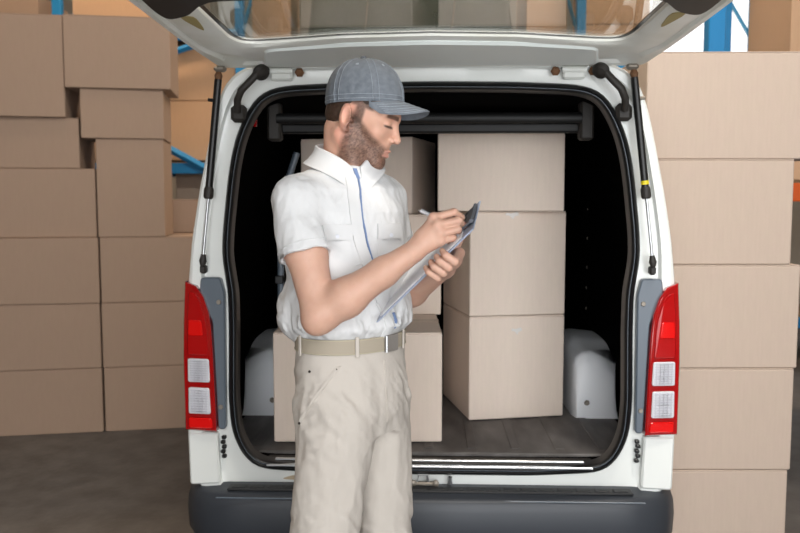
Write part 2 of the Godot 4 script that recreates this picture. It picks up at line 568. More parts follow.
func build_racks() -> void:
	var x0 := [-4.8, -3.14, -1.47, 1.66, 3.25, 4.9]
	var r := thing("pallet_rack", "tall blue steel pallet rack along the rear aisle", "rack", Vector3(0, 0, -7.5))
	for x in x0:
		for z in [0.0, -0.95]:
			part("upright", cbox(Vector3(0.085, 4.6, 0.07), 0.006, Vector3(x, 2.3, z)), mats.rack_blue, r)
		for k in 5:
			var y := 0.4 + k * 0.85
			part("frame_brace", tube([Vector3(x, y, 0.0 if k % 2 else -0.95), Vector3(x, y + 0.85, -0.95 if k % 2 else 0.0)], 0.02, 6), mats.rack_blue, r)
	for k in x0.size() - 1:
		var xm: float = (x0[k] + x0[k + 1]) * 0.5
		var w: float = x0[k + 1] - x0[k] - 0.085
		for y in [0.35, 1.80, 3.02 if k == 1 else 2.72]:
			part("beam", cbox(Vector3(w, 0.10, 0.05), 0.006, Vector3(xm, y, 0.0)), mats.rack_blue, r)
			part("beam", cbox(Vector3(w, 0.10, 0.05), 0.006, Vector3(xm, y, -0.95)), mats.rack_blue, r)
			part("shelf_board", cbox(Vector3(w, 0.03, 0.9), 0.004, Vector3(xm, y + 0.045, -0.475)), mats.rack_deck, r)
	# zigzag bracing across the bay left of the van
	part("bay_brace", tube([Vector3(-3.14, 2.53, 0.07), Vector3(-1.47, 1.62, 0.07)], 0.035, 4), mats.rack_blue, r)
	part("bay_brace", tube([Vector3(-3.14, 0.72, 0.07), Vector3(-1.47, 1.62, 0.07)], 0.035, 4), mats.rack_blue, r)
	part("bay_brace", tube([Vector3(-1.47, 3.05, 0.05), Vector3(-2.4, 2.75, 0.05)], 0.03, 4), mats.rack_blue, r)
	var g := "boxes on the rear rack"
	# bay left of the van: warm boxes on the second shelf
	for b in [
		["warm lit tan box on rear rack shelf, left of the van's raised tailgate", Vector3(0.78, 0.55, 0.6), Vector3(-1.92, 1.878, -7.85), "board_warm_lit"],
		["warm lit tan box beneath the rear rack's upper load, left of the van", Vector3(0.78, 0.50, 0.6), Vector3(-1.92, 2.432, -7.85), "board_warm_lit"],
		["warm box on rear rack shelf behind the left stack's top box", Vector3(0.72, 0.6, 0.6), Vector3(-2.72, 1.878, -7.85), "board_warm_lit"],
		["box low on the rear rack behind the blue zigzag brace", Vector3(0.62, 0.45, 0.5), Vector3(-1.84, 1.318, -7.95), "board_tan"],
		["wide box low on rear rack beneath the zigzag brace", Vector3(1.3, 0.9, 0.5), Vector3(-2.2, 0.414, -7.95), "board_tan"],
		["long low box on rear rack's top shelf at the upper left corner", Vector3(1.0, 0.62, 0.7), Vector3(-3.85, 2.784, -7.9), "board_brown_dim"],
		["flat box on rear rack's top shelf right of the blue upright", Vector3(0.80, 0.30, 0.7), Vector3(-2.62, 3.084, -7.9), "board_warm_lit"],
		["tan box on rear rack seen through the tailgate glass, left corner", Vector3(0.36, 0.75, 0.6), Vector3(-1.20, 2.784, -7.95), "board_warm_lit"],
		["tan box on rear rack seen through the glass, right of the tarpaulin", Vector3(0.38, 0.95, 0.6), Vector3(1.37, 2.784, -7.95), "board_warm_lit"],
		["big tan box on rear rack seen through the glass, right corner", Vector3(0.64, 0.36, 0.6), Vector3(2.06, 2.784, -7.95), "board_warm_lit"],
		["second tan box on rear rack seen through the glass at right", Vector3(0.6, 0.5, 0.6), Vector3(2.04, 3.150, -7.95), "board_warm_lit"],
	]:
		carton(b[0], b[1], b[2], rng.randf_range(-1.5, 1.5), b[3], g)
	# load under a dark tarpaulin
	var t := thing("covered_load", "pallet load under a dark olive tarpaulin behind the tailgate glass", "load", Vector3(0.1, 2.784, -7.97))
	var loops := []
	var n := FastNoiseLite.new()
	n.seed = 5
	n.frequency = 1.3
	for j in 12:
		var f := j / 11.0
		var l := PackedVector3Array()
		for k in 64:
			var q := TAU * k / 64.0
			var p := Vector2(cos(q), sin(q))
			var e := 1.0 / pow(pow(absf(p.x), 6.0) + pow(absf(p.y), 6.0), 1.0 / 6.0)
			var sh := 1.0 - 0.06 * f if j < 11 else 0.0
			var fold := 0.035 * sin(q * 11.0 + 3.0 * n.get_noise_2d(q, f * 2.0)) * (1.0 - f)
			l.append(Vector3(p.x * e * (0.97 * sh), 0.002 + 1.05 * minf(f * 1.1, 1.0) + 0.03 * n.get_noise_2d(p.x * 2.0, p.y * 2.0) * f, p.y * e * (0.42 * sh)) + Vector3(p.x, 0, p.y) * fold)
		loops.append(l)
	var m := MB.new()
	m.rows(loops)
	m.fan(loops[0], true)
	part("tarpaulin", m, mats.tarp, t, "", 60.0)
	for x in [-0.45, 0.35]:
		part("strap", tube([Vector3(x, 0.06, 0.44), Vector3(x + 0.05, 0.5, 0.435), Vector3(x + 0.08, 1.02, 0.41)], 0.018, 6, 0.4), mats.rack_deck, t)
	# nearer rack end at the right with warm boxes behind it
	var e := thing("rack_upright_frame", "light blue rack upright frame above the right box stack", "rack", Vector3(1.87, 0, -4.85))
	for z in [0.0, -0.9]:
		part("upright", cbox(Vector3(0.10, 4.2, 0.09), 0.006, Vector3(0.40 if z < 0.0 else 0.0, 2.1, z)), mats.rack_blue, e)
	for k in 4:
		var y := 0.4 + k * 0.85
		part("frame_brace", tube([Vector3(0.0 if k % 2 else 0.40, y, 0.0 if k % 2 else -0.9), Vector3(0.40 if k % 2 else 0.0, y + 0.85, -0.9 if k % 2 else 0.0)], 0.02, 6), mats.rack_blue, e)
	part("beam", cbox(Vector3(2.6, 0.11, 0.05), 0.006, Vector3(1.4, 1.55, 0.03)), mats.rack_beam, e, "orange load beam")
	part("beam", cbox(Vector3(2.6, 0.11, 0.05), 0.006, Vector3(1.4, 1.55, -0.93)), mats.rack_beam, e, "orange load beam")
	part("shelf_board", cbox(Vector3(2.6, 0.03, 0.9), 0.004, Vector3(1.4, 1.605, -0.45)), mats.rack_deck, e)
	g = "boxes on the right rack"
	for b in [
		["warm brown box on the right rack beside the blue upright, lower", Vector3(0.84, 0.74, 0.6), Vector3(2.80, 1.626, -5.25)],
		["warm brown box on right rack at the photo's upper right corner", Vector3(0.9, 0.74, 0.6), Vector3(3.70, 1.626, -5.25)],
		["warm brown upper box on the right rack next to blue upright", Vector3(0.42, 0.6, 0.6), Vector3(2.58, 2.372, -5.25)],
		["warm brown upper box on the right rack at the frame edge", Vector3(1.0, 0.6, 0.6), Vector3(3.32, 2.372, -5.25)],
	]:
		carton(b[0], b[1], b[2], 0.0, "board_warm_lit", g)

# ---------------------------------------------------------------- the van
const OPENING := [[0, 1.898], [0.28, 1.895], [0.487, 1.886], [0.541, 1.876], [0.582, 1.855], [0.62, 1.802], [0.655, 1.728], [0.677, 1.646], [0.689, 1.570], [0.709, 1.400], [0.714, 1.315], [0.705, 1.246], [0.695, 1.187], [0.694, 1.056], [0.699, 0.81], [0.691, 0.692], [0.655, 0.607], [0.602, 0.560], [0.36, 0.546], [0, 0.546]]
const SKIN := [[0, 1.985], [0.5, 1.978], [0.64, 1.955], [0.705, 1.90], [0.738, 1.80], [0.765, 1.68], [0.797, 1.53], [0.826, 1.366], [0.843, 1.212], [0.852, 1.055], [0.857, 0.70], [0.850, 0.515], [0.80, 0.485], [0.78, 0.33], [0, 0.30]]

func whole(half: Array) -> Array:
	var out := []
	for p in half:
		out.append(Vector2(p[0], p[1]))
	for k in range(half.size() - 2, 0, -1):
		out.append(Vector2(-half[k][0], half[k][1]))
	return out

# distance from c to the outline in each of n directions
func radial(poly: Array, c: Vector2, n: int) -> PackedVector2Array:
	var out := PackedVector2Array()
	for k in n:
		var q := TAU * (k + 0.5) / n
		var d := Vector2(cos(q), sin(q)) * 6.0
		var best := c + d
		for j in poly.size():
			var h = Geometry2D.segment_intersects_segment(c, c + d, poly[j], poly[(j + 1) % poly.size()])
			if h != null and c.distance_to(h) < c.distance_to(best):
				best = h
		out.append(best)
	return out

func soften(p: PackedVector2Array, times: int) -> PackedVector2Array:
	for i in times:
		var q := PackedVector2Array()
		for k in p.size():
			q.append((p[k] * 2.0 + p[(k + 1) % p.size()] + p[(k + p.size() - 1) % p.size()]) * 0.25)
		p = q
	return p

func grow(p: PackedVector2Array, d: float) -> PackedVector2Array:
	var out := PackedVector2Array()
	var n := p.size()
	for k in n:
		var e := (p[(k + 1) % n] - p[(k + n - 1) % n]).normalized()
		out.append(p[k] + Vector2(e.y, -e.x) * d)
	return out

func lift(p: PackedVector2Array, z: float) -> PackedVector3Array:
	var out := PackedVector3Array()
	for a in p:
		out.append(Vector3(a.x, a.y, z))
	return out

func blend(a: PackedVector2Array, b: PackedVector2Array, f: float) -> PackedVector2Array:
	var out := PackedVector2Array()
	for k in a.size():
		out.append(a[k].lerp(b[k], f))
	return out

func build_van() -> void:
	var van := thing("delivery_van", "white delivery van with raised tailgate and open loading bay", "van", Vector3(0.100, 0, -2.73), -2.0)
	var c := Vector2(0, 1.15)
	var n := 240
	var o := soften(radial(whole(OPENING), c, n), 3)
	var s := soften(radial(whole(SKIN), c, n), 3)
	# shell: loops from the inside of the doorway out over the corner and along the sides
	var m := MB.new()
	var nose := PackedVector2Array()
	for p in s:
		nose.append(Vector2(p.x * 0.93, 0.32 + (p.y - 0.30) * 0.93))
	var loops := [lift(grow(o, -0.004), -0.07), lift(o, -0.035), lift(grow(o, 0.006), -0.022), lift(blend(o, s, 0.5), -0.022), lift(blend(o, s, 0.58), -0.018), lift(blend(o, s, 0.64), -0.002), lift(blend(o, s, 0.86), 0.0), lift(blend(o, s, 0.94), -0.006), lift(blend(o, s, 0.985), -0.02), lift(s, -0.05), lift(s, -0.5), lift(s, -3.6), lift(nose, -4.3)]
	var snout := PackedVector2Array()
	for p in s:
		snout.append(Vector2(p.x * 0.86, minf(p.y, 1.05 + (p.y - 1.05) * 0.1)))
	loops.append(lift(snout, -4.62))
	m.rows(loops)
	m.fan(loops[-1])
	part("body_shell", m, mats.van_white, van, "", 30.0)
	# rubber seal round the doorway
	m = MB.new()
	loops = []
	for e in [[0.004, -0.03], [0.004, -0.008], [-0.002, 0.004], [-0.010, 0.008], [-0.014, 0.002], [-0.018, 0.006], [-0.023, 0.004], [-0.027, -0.008], [-0.027, -0.05], [-0.004, -0.055]]:
		loops.append(lift(grow(o, e[0]), e[1]))
	m.rows(loops, true, true)
	part("door_seal", m, mats.rubber, van, "black rubber door seal", 50.0)
	part("seal_highlight", MB.new().add(highlight_strip(grow(o, -0.0165), 0.0035, 0.0045)), mats.pillar_grey, van, "thin grey strip standing for the highlight along the seal")  # highlight on the seal, put in as a pale strip
	# dark lining of the loading bay
	var inner := [Vector2(0, 1.868), Vector2(0.55, 1.86), Vector2(0.68, 1.80), Vector2(0.74, 1.62), Vector2(0.785, 1.3), Vector2(0.79, 1.0), Vector2(0.795, 0.585), Vector2(0, 0.585)]
	for k in range(inner.size() - 2, 0, -1):
		inner.append(Vector2(-inner[k].x, inner[k].y))
	var ii := radial(inner, c, n)
	m = MB.new()
	loops = [lift(grow(o, -0.006), -0.05), lift(blend(grow(o, -0.006), ii, 0.7), -0.075), lift(ii, -0.13), lift(ii, -1.0), lift(ii, -2.95)]
	m.rows(loops)
	m.fan(loops[-1])
	part("bay_lining", m, mats.lining, van, "black lining of the loading bay")
	part("bay_floor", cbox(Vector3(1.56, 0.03, 2.8), 0.005, Vector3(0, 0.577, -1.5)), mats.van_mat, van, "worn dark grey rubber floor mat")
	for k in 9:
		var x := -0.64 + k * 0.16
		part("floor_rib", cbox(Vector3(0.035, 0.004, 2.7), 0.0018, Vector3(x, 0.593, -1.5)), mats.van_mat, van)
	# threshold strips
	part("threshold_strip", cbox(Vector3(1.09, 0.006, 0.016), 0.002, Vector3(0, 0.5855, -0.032)), mats.steel, van, "bright metal threshold strip")
	part("threshold_strip", cbox(Vector3(1.14, 0.008, 0.018), 0.002, Vector3(0, 0.5745, 0.001)), mats.steel, van, "bright metal threshold strip")
	part("threshold_ramp", cbox(Vector3(1.16, 0.02, 0.07), 0.004, Vector3(0, 0.573, -0.05)), mats.rubber_dull, van)
	# screws on the side wall
	for y in [0.98, 1.08, 1.18, 1.32, 1.46]:
		part("screw", lathe([Vector2(0.008, 0), Vector2(0.006, 0.004)], 8), mats.steel_dull, van).transform = Transform3D(Basis(Vector3(0, 0, 1), PI / 2), Vector3(0.765, y, -1.15))
	# wheel boxes
	for e in [-1.0, 1.0]:
		var w := part("wheel_arch", arch_shape(e), mats.arch_white, van, "white painted wheel arch", 75.0)
		for q in [0.28, 0.36]:
			part("arch_rib", tube([Vector3(e * 0.635, 0.60 + q * 0.5 + 0.05, -0.605 - q * 0.06), Vector3(e * 0.70, 0.60 + q * 0.5 + 0.05, -0.605 - q * 0.06), Vector3(e * 0.75, 0.60 + q * 0.5 + 0.04, -0.61 - q * 0.06)], 0.006, 6), mats.inner_white, w)
		part("bolt", lathe([Vector2(0.012, 0), Vector2(0.009, 0.008)], 8), mats.steel_dull, w).transform = Transform3D(Basis(Vector3(1, 0, 0), PI / 2), Vector3(e * 0.66, 0.66, -0.570))
	# roof lining panel, cross rail and brackets at the top of the bay
	part("cross_rail", tube([Vector3(-0.56, 1.80, -0.22), Vector3(0.55, 1.80, -0.22)], 0.02, 12), mats.lining_gloss, van, "black cross rail under the roof")
	part("cross_rail", cbox(Vector3(1.16, 0.035, 0.05), 0.006, Vector3(0, 1.768, -0.28)), mats.lining_gloss, van, "black cross rail under the roof")
	for e in [-1.0, 1.0]:
		part("rail_bracket", cbox(Vector3(0.05, 0.14, 0.06), 0.008, Vector3(e * 0.57, 1.79, -0.24)), mats.rubber_dull, van)
	part("cable_clip", cbox(Vector3(0.014, 0.03, 0.02), 0.003, Vector3(-0.615, 1.775, -0.10)), mats.light_red, van, "small red clip")
	part("grab_pole", tube([Vector3(-0.625, 0.60, -0.60), Vector3(-0.625, 1.0, -0.60), Vector3(-0.622, 1.34, -0.60), Vector3(-0.60, 1.55, -0.60), Vector3(-0.55, 1.70, -0.60)], 0.014, 10), mats.pillar_grey, van, "grey upright pole inside the bay")
	part("pole_clip", cbox(Vector3(0.036, 0.035, 0.036), 0.004, Vector3(-0.628, 1.17, -0.60)), mats.rubber, van)
	# corner lamps and grey pillar covers
	for e in [-1.0, 1.0]:
		tail_light(van, e)
		var pl := round_poly([Vector2(e * 0.722, 1.235), Vector2(e * 0.79, 1.235), Vector2(e * 0.795, 1.19), Vector2(e * 0.752, 1.08), Vector2(e * 0.738, 0.70), Vector2(e * 0.712, 0.70), Vector2(e * 0.708, 1.18)], 0.012)
		var pc := part("pillar_cover", slab(pl, -0.03, 0.006, 0.004), mats.pillar_grey, van, "blue grey plastic pillar cover")
		for y in [1.15, 0.78]:
			part("screw", lathe([Vector2(0.009, 0), Vector2(0.007, 0.004)], 10), mats.steel_dull, pc).transform = Transform3D(Basis(Vector3(1, 0, 0), PI / 2), Vector3(e * 0.728, y, 0.006))
		# rubber buffer low on the pillar
		var b := MB.new()
		for k in 5:
			b.add(cbox(Vector3(0.016, 0.013, 0.016), 0.003, Vector3(e * (0.722 + 0.004 * (k % 2)), 0.60 + k * 0.017, -0.01)))
		part("stop_buffer", b, mats.rubber, van, "ribbed black rubber stop")
		# lower corner panel
		var cp := round_poly([Vector2(e * 0.742, 0.688), Vector2(e * 0.846, 0.688), Vector2(e * 0.842, 0.50), Vector2(e * 0.735, 0.505)], 0.012)
		part("corner_panel", slab(cp, -0.04, 0.008, 0.006), mats.van_white, van)
	bumper(van)
	# latch on the sill
	var la := part("latch_plate", cbox(Vector3(0.085, 0.012, 0.02), 0.003, Vector3(-0.015, 0.513, 0.0)), mats.steel_dull, van, "small metal tailgate latch")
	part("striker", tube([Vector3(-0.04, 0.515, 0.0), Vector3(-0.035, 0.545, 0.006), Vector3(-0.005, 0.545, 0.006), Vector3(0.0, 0.515, 0.0)], 0.005, 8), mats.steel, la)
	for x in [-0.055, 0.025]:
		part("bolt", lathe([Vector2(0.012, 0), Vector2(0.012, 0.008), Vector2(0.006, 0.012)], 8), mats.steel_dull, la).transform = Transform3D(Basis(Vector3(1, 0, 0), PI / 2), Vector3(x, 0.516, 0.004))
	part("bolt", tube([Vector3(0.075, 0.512, 0.0), Vector3(0.075, 0.538, 0.004)], 0.008, 8), mats.steel, van)
	part("rust_patch", slab(smooth_poly([Vector2(-0.50, 0.524), Vector2(-0.475, 0.529), Vector2(-0.455, 0.521), Vector2(-0.425, 0.524), Vector2(-0.44, 0.514), Vector2(-0.48, 0.513), Vector2(-0.515, 0.516)], 4), -0.021, -0.0205, 0.0002), mats.rust_stain, van, "brownish rust stain on the sill")
	tailgate(van)
	for e in [-1.0, 1.0]:
		gas_strut(van, e)
		# hinge with two bolts
		var hx: float = e * 0.49 - 0.01
		var h := part("hinge", cbox(Vector3(0.075, 0.035, 0.03), 0.006, Vector3(hx, 1.922, 0.0)), mats.zinc_white, van, "white tailgate hinge")
		part("hinge_knuckle", tube([Vector3(hx - 0.04, 1.935, 0.012), Vector3(hx + 0.04, 1.935, 0.012)], 0.011, 10), mats.zinc_white, h)
		for x in [-0.062, 0.062]:
			part("bolt", lathe([Vector2(0.015, 0), Vector2(0.016, 0.012), Vector2(0.009, 0.018)], 6), mats.rust, h, "rusty hinge bolt").transform = Transform3D(Basis(Vector3(1, 0, 0), PI / 2), Vector3(hx + x, 1.93, 0.002))
		# rubber wiring boot from the roof edge to the pillar
		var path := []
		for q in [[0.555, 1.925, 0.05], [0.575, 1.918, 0.055], [0.595, 1.895, 0.06], [0.625, 1.865, 0.06], [0.642, 1.835, 0.045], [0.648, 1.80, 0.02]]:
			path.append(Vector3(e * q[0], q[1], q[2]))
		var bt := part("wiring_boot", tube(path, 0.0125, 12), mats.rubber_dull, van, "dark rubber wiring boot", 60.0)
		part("boot_end", lathe([Vector2(0.0, -0.012), Vector2(0.026, -0.012), Vector2(0.03, 0.0), Vector2(0.024, 0.012), Vector2(0.01, 0.018)], 16), mats.rubber_dull, bt).transform = Transform3D(Basis.from_euler(Vector3(PI * 0.8, 0, e * 0.5)), Vector3(e * 0.56, 1.925, 0.045))
		part("boot_end", cbox(Vector3(0.055, 0.06, 0.03), 0.012, Vector3(e * 0.648, 1.795, 0.0)), mats.rubber_dull, bt)
	# wheels
	for z in [-0.95, -3.55]:
		for e in [-1.0, 1.0]:
			var w := part("wheel", lathe([Vector2(0.20, -0.09), Vector2(0.30, -0.09), Vector2(0.325, -0.07), Vector2(0.33, 0), Vector2(0.325, 0.07), Vector2(0.30, 0.09), Vector2(0.20, 0.09)], 40), mats.tyre, van, "black tyre")
			w.transform = Transform3D(Basis(Vector3(0, 0, 1), -e * PI / 2), Vector3(e * 0.735, 0.33, z))
			part("rim", lathe([Vector2(0.21, 0.085), Vector2(0.20, 0.06), Vector2(0.10, 0.07), Vector2(0.06, 0.09), Vector2(0.0, 0.09)], 32), mats.steel_dull, w)

func highlight_strip(p: PackedVector2Array, w: float, z: float) -> MB:
	var m := MB.new()
	m.rows([lift(grow(p, w * 0.5), z - 0.004), lift(grow(p, w * 0.4), z), lift(grow(p, -w * 0.4), z), lift(grow(p, -w * 0.5), z - 0.004)], true, true)
	return m

func arch_shape(e: float) -> MB:
	var m := MB.new()
	var loops := []
	for k in 15:
		var f := k / 14.0
		var z := -0.575 - f * 0.85
		var h := sqrt(maxf(0.0, 1.0 - pow(absf(f - 0.5) * 2.0, 3.2)))
		var top := 0.60 + 0.285 * h
		if k == 0 or k == 14:
			top = 0.66
		var x0 := 0.605 + 0.02 * (1.0 - h)
		var l := PackedVector3Array()
		for q in [[x0, 0.592], [x0, top - 0.07 * h - 0.01], [x0 + 0.012, top - 0.03 * h], [x0 + 0.04, top - 0.006], [x0 + 0.08, top], [0.792, top - 0.01], [0.792, 0.592]]:
			l.append(Vector3(e * q[0], q[1], z))
		loops.append(l)
	# rounded near face: crown rises steeply from the floor
	var face := []
	for k in 5:
		var f := k / 4.0
		var l := PackedVector3Array()
		var top := lerpf(0.70, 0.87, sin(f * PI * 0.5))
		var x0 := lerpf(0.625, 0.605, f)
		for q in [[x0, 0.592], [x0, top - 0.06], [x0 + 0.012, top - 0.03], [x0 + 0.04, top - 0.006], [x0 + 0.08, top], [0.792 - 0.03 * (1.0 - f), top - 0.05], [0.792, 0.592]]:
			l.append(Vector3(e * q[0], q[1], -0.575 - 0.07 * (1.0 - cos(f * PI * 0.5))))
		face.append(l)
	var all := face + loops.slice(3)
	m.rows(all, false)
	m.fan(all[0], true)
	return m

func tail_light(van: Node3D, e: float) -> void:
	var sh := [[0.844, 1.222], [0.802, 1.207], [0.778, 1.17], [0.760, 1.115], [0.752, 1.05], [0.747, 0.92], [0.7405, 0.697], [0.856, 0.697], [0.858, 0.95], [0.854, 1.08]]
	var pts := []
	for p in sh:
		pts.append(Vector2(e * p[0], p[1]))
	var t := part("tail_light", wrapped(slab(PackedVector2Array(pts), -0.06, 0.022, 0.004), e), mats.light_red, van, "tall red tail light with two clear lenses")
	var seg := func(a: Array, mat: String, called: String, lab: String, z := 0.0255):
		var q := []
		for p in a:
			q.append(Vector2(e * p[0], p[1]))
		return part(called, wrapped(slab(round_poly(q, 0.008, 3), 0.0, z, 0.003), e), mats[mat], t, lab)
	seg.call([[0.828, 1.190], [0.806, 1.185], [0.786, 1.15], [0.772, 1.10], [0.766, 1.05], [0.763, 0.967], [0.838, 0.967], [0.838, 1.08]], "light_deep_red", "brake_lens", "dark red upper lens")
	seg.call([[0.832, 1.09], [0.785, 1.09], [0.779, 1.035], [0.835, 1.035]], "light_bright_red", "reflector", "bright red reflector", 0.0275)
	for r in [[0.954, 0.872], [0.852, 0.760]]:
		seg.call([[0.838, r[0]], [0.761, r[0]], [0.758, r[1]], [0.839, r[1]]], "light_clear", "clear_lens", "clear ribbed lens", 0.027)
		var ribs := MB.new()
		for k in 9:
			var y: float = lerpf(r[0], r[1], (k + 1.0) / 10.0)
			ribs.add(cbox(Vector3(0.068, 0.0025, 0.002), 0.0008, Vector3(e * 0.799, y, 0.0275)))
		for k in 5:
			ribs.add(cbox(Vector3(0.0018, absf(r[0] - r[1]) * 0.9, 0.002), 0.0006, Vector3(e * (0.772 + k * 0.0135), (r[0] + r[1]) * 0.5, 0.0275)))
		part("lens_ribs", wrapped(ribs, e), mats.light_clear_rib, t)
	seg.call([[0.840, 0.745], [0.756, 0.745], [0.752, 0.709], [0.840, 0.709]], "light_bright_red", "reflector", "bright red lower reflector")

# the outer edge of a lamp bends round the body corner
func wrapped(m: MB, e: float) -> MB:
	for k in m.v.size():
		var q := maxf(0.0, m.v[k].x * e - 0.79)
		m.v[k].z += 0.003 - q * q * 4.5
	return m

func bumper(van: Node3D) -> void:
	var prof := [[-0.10, 0.505], [0.0, 0.503], [0.012, 0.497], [0.055, 0.493], [0.066, 0.487], [0.075, 0.478], [0.084, 0.45], [0.088, 0.40], [0.084, 0.33], [0.06, 0.285], [0.0, 0.27], [-0.10, 0.28]]
	var loops := []
	for k in 41:
		var u := -1.0 + 2.0 * k / 40.0
		var a := absf(u)
		# plan: nearly straight, corners wrap forward along the sides
		var x: float
		var zb: float
		var nx := 0.0
		if a < 0.8:
			x = u / 0.8 * 0.68
			zb = 0.03 - 0.03 * (a / 0.8) * (a / 0.8)
		else:
			var q := (a - 0.8) / 0.2 * PI * 0.5
			x = signf(u) * (0.68 + 0.115 * sin(q))
			zb = -0.13 * (1.0 - cos(q))
			nx = signf(u) * sin(q)
		var l := PackedVector3Array()
		for p in prof:
			var out: float = p[0]
			l.append(Vector3(x + nx * out, p[1], zb + out * sqrt(1.0 - nx * nx)))
		loops.append(l)
	var m := MB.new()
	m.rows(loops)
	m.fan(loops[0], true)
	m.fan(loops[-1])
	var b := part("bumper", m, mats.bumper, van, "dark slate plastic rear bumper", 35.0)
	part("step_pad", cbox(Vector3(1.40, 0.010, 0.045), 0.003, Vector3(0, 0.5, 0.028)), mats.tread, b, "black step pad")
	for k in 22:
		part("tread_rib", cbox(Vector3(0.05, 0.004, 0.03), 0.0015, Vector3(-0.66 + k * 0.0628, 0.506, 0.03)), mats.tread, b)
	part("seam", cbox(Vector3(1.46, 0.005, 0.006), 0.002, Vector3(0, 0.4855, 0.089)), mats.pillar_grey, b, "thin light line along the bumper edge")  # thin pale line along the bumper's upper edge

func gas_strut(van: Node3D, e: float) -> void:
	var top := Vector3(0.672 if e > 0.0 else -0.708, 1.918, 0.03)
	var low := Vector3(0.752 if e > 0.0 else -0.776, 1.285, 0.025)
	var at := func(f: float) -> Vector3: return top.lerp(low, f)
	var s := part("gas_strut", tube([at.call(0.02), at.call(0.62)], 0.0125, 14), mats.rubber, van, "black gas strut holding the tailgate")
	part("strut_collar", tube([at.call(0.585), at.call(0.60), at.call(0.64), at.call(0.65)], [0.013, 0.0165, 0.0165, 0.012], 14), mats.rubber_dull, s)
	part("piston_rod", tube([at.call(0.64), at.call(0.965)], 0.0048, 10), mats.steel, s, "bright piston rod")
	part("ball_socket", tube([at.call(0.95), at.call(0.985), at.call(1.01)], [0.008, 0.013, 0.008], 10), mats.rubber_dull, s)
	part("ball_bracket", cbox(Vector3(0.022, 0.03, 0.03), 0.006, low + Vector3(e * 0.002, -0.02, -0.018)), mats.rubber_dull, s)
	part("ball_socket", tube([at.call(-0.02), at.call(0.0), at.call(0.03)], [0.008, 0.014, 0.009], 10), mats.rust, s)
	part("ball_bracket", cbox(Vector3(0.04, 0.02, 0.03), 0.007, top + Vector3(-e * 0.006, 0.022, 0.0)), mats.steel_dull, s)
	if e > 0.0:
		part("yellow_band", tube([at.call(0.555), at.call(0.575)], 0.0135, 14), mats.yellow, s, "yellow band")
	var side: Vector3 = at.call(0.13)
	part("side_stud", tube([side, side + Vector3(e * 0.028, 0.003, 0)], 0.006, 8), mats.steel_dull if e > 0.0 else mats.rubber, s)

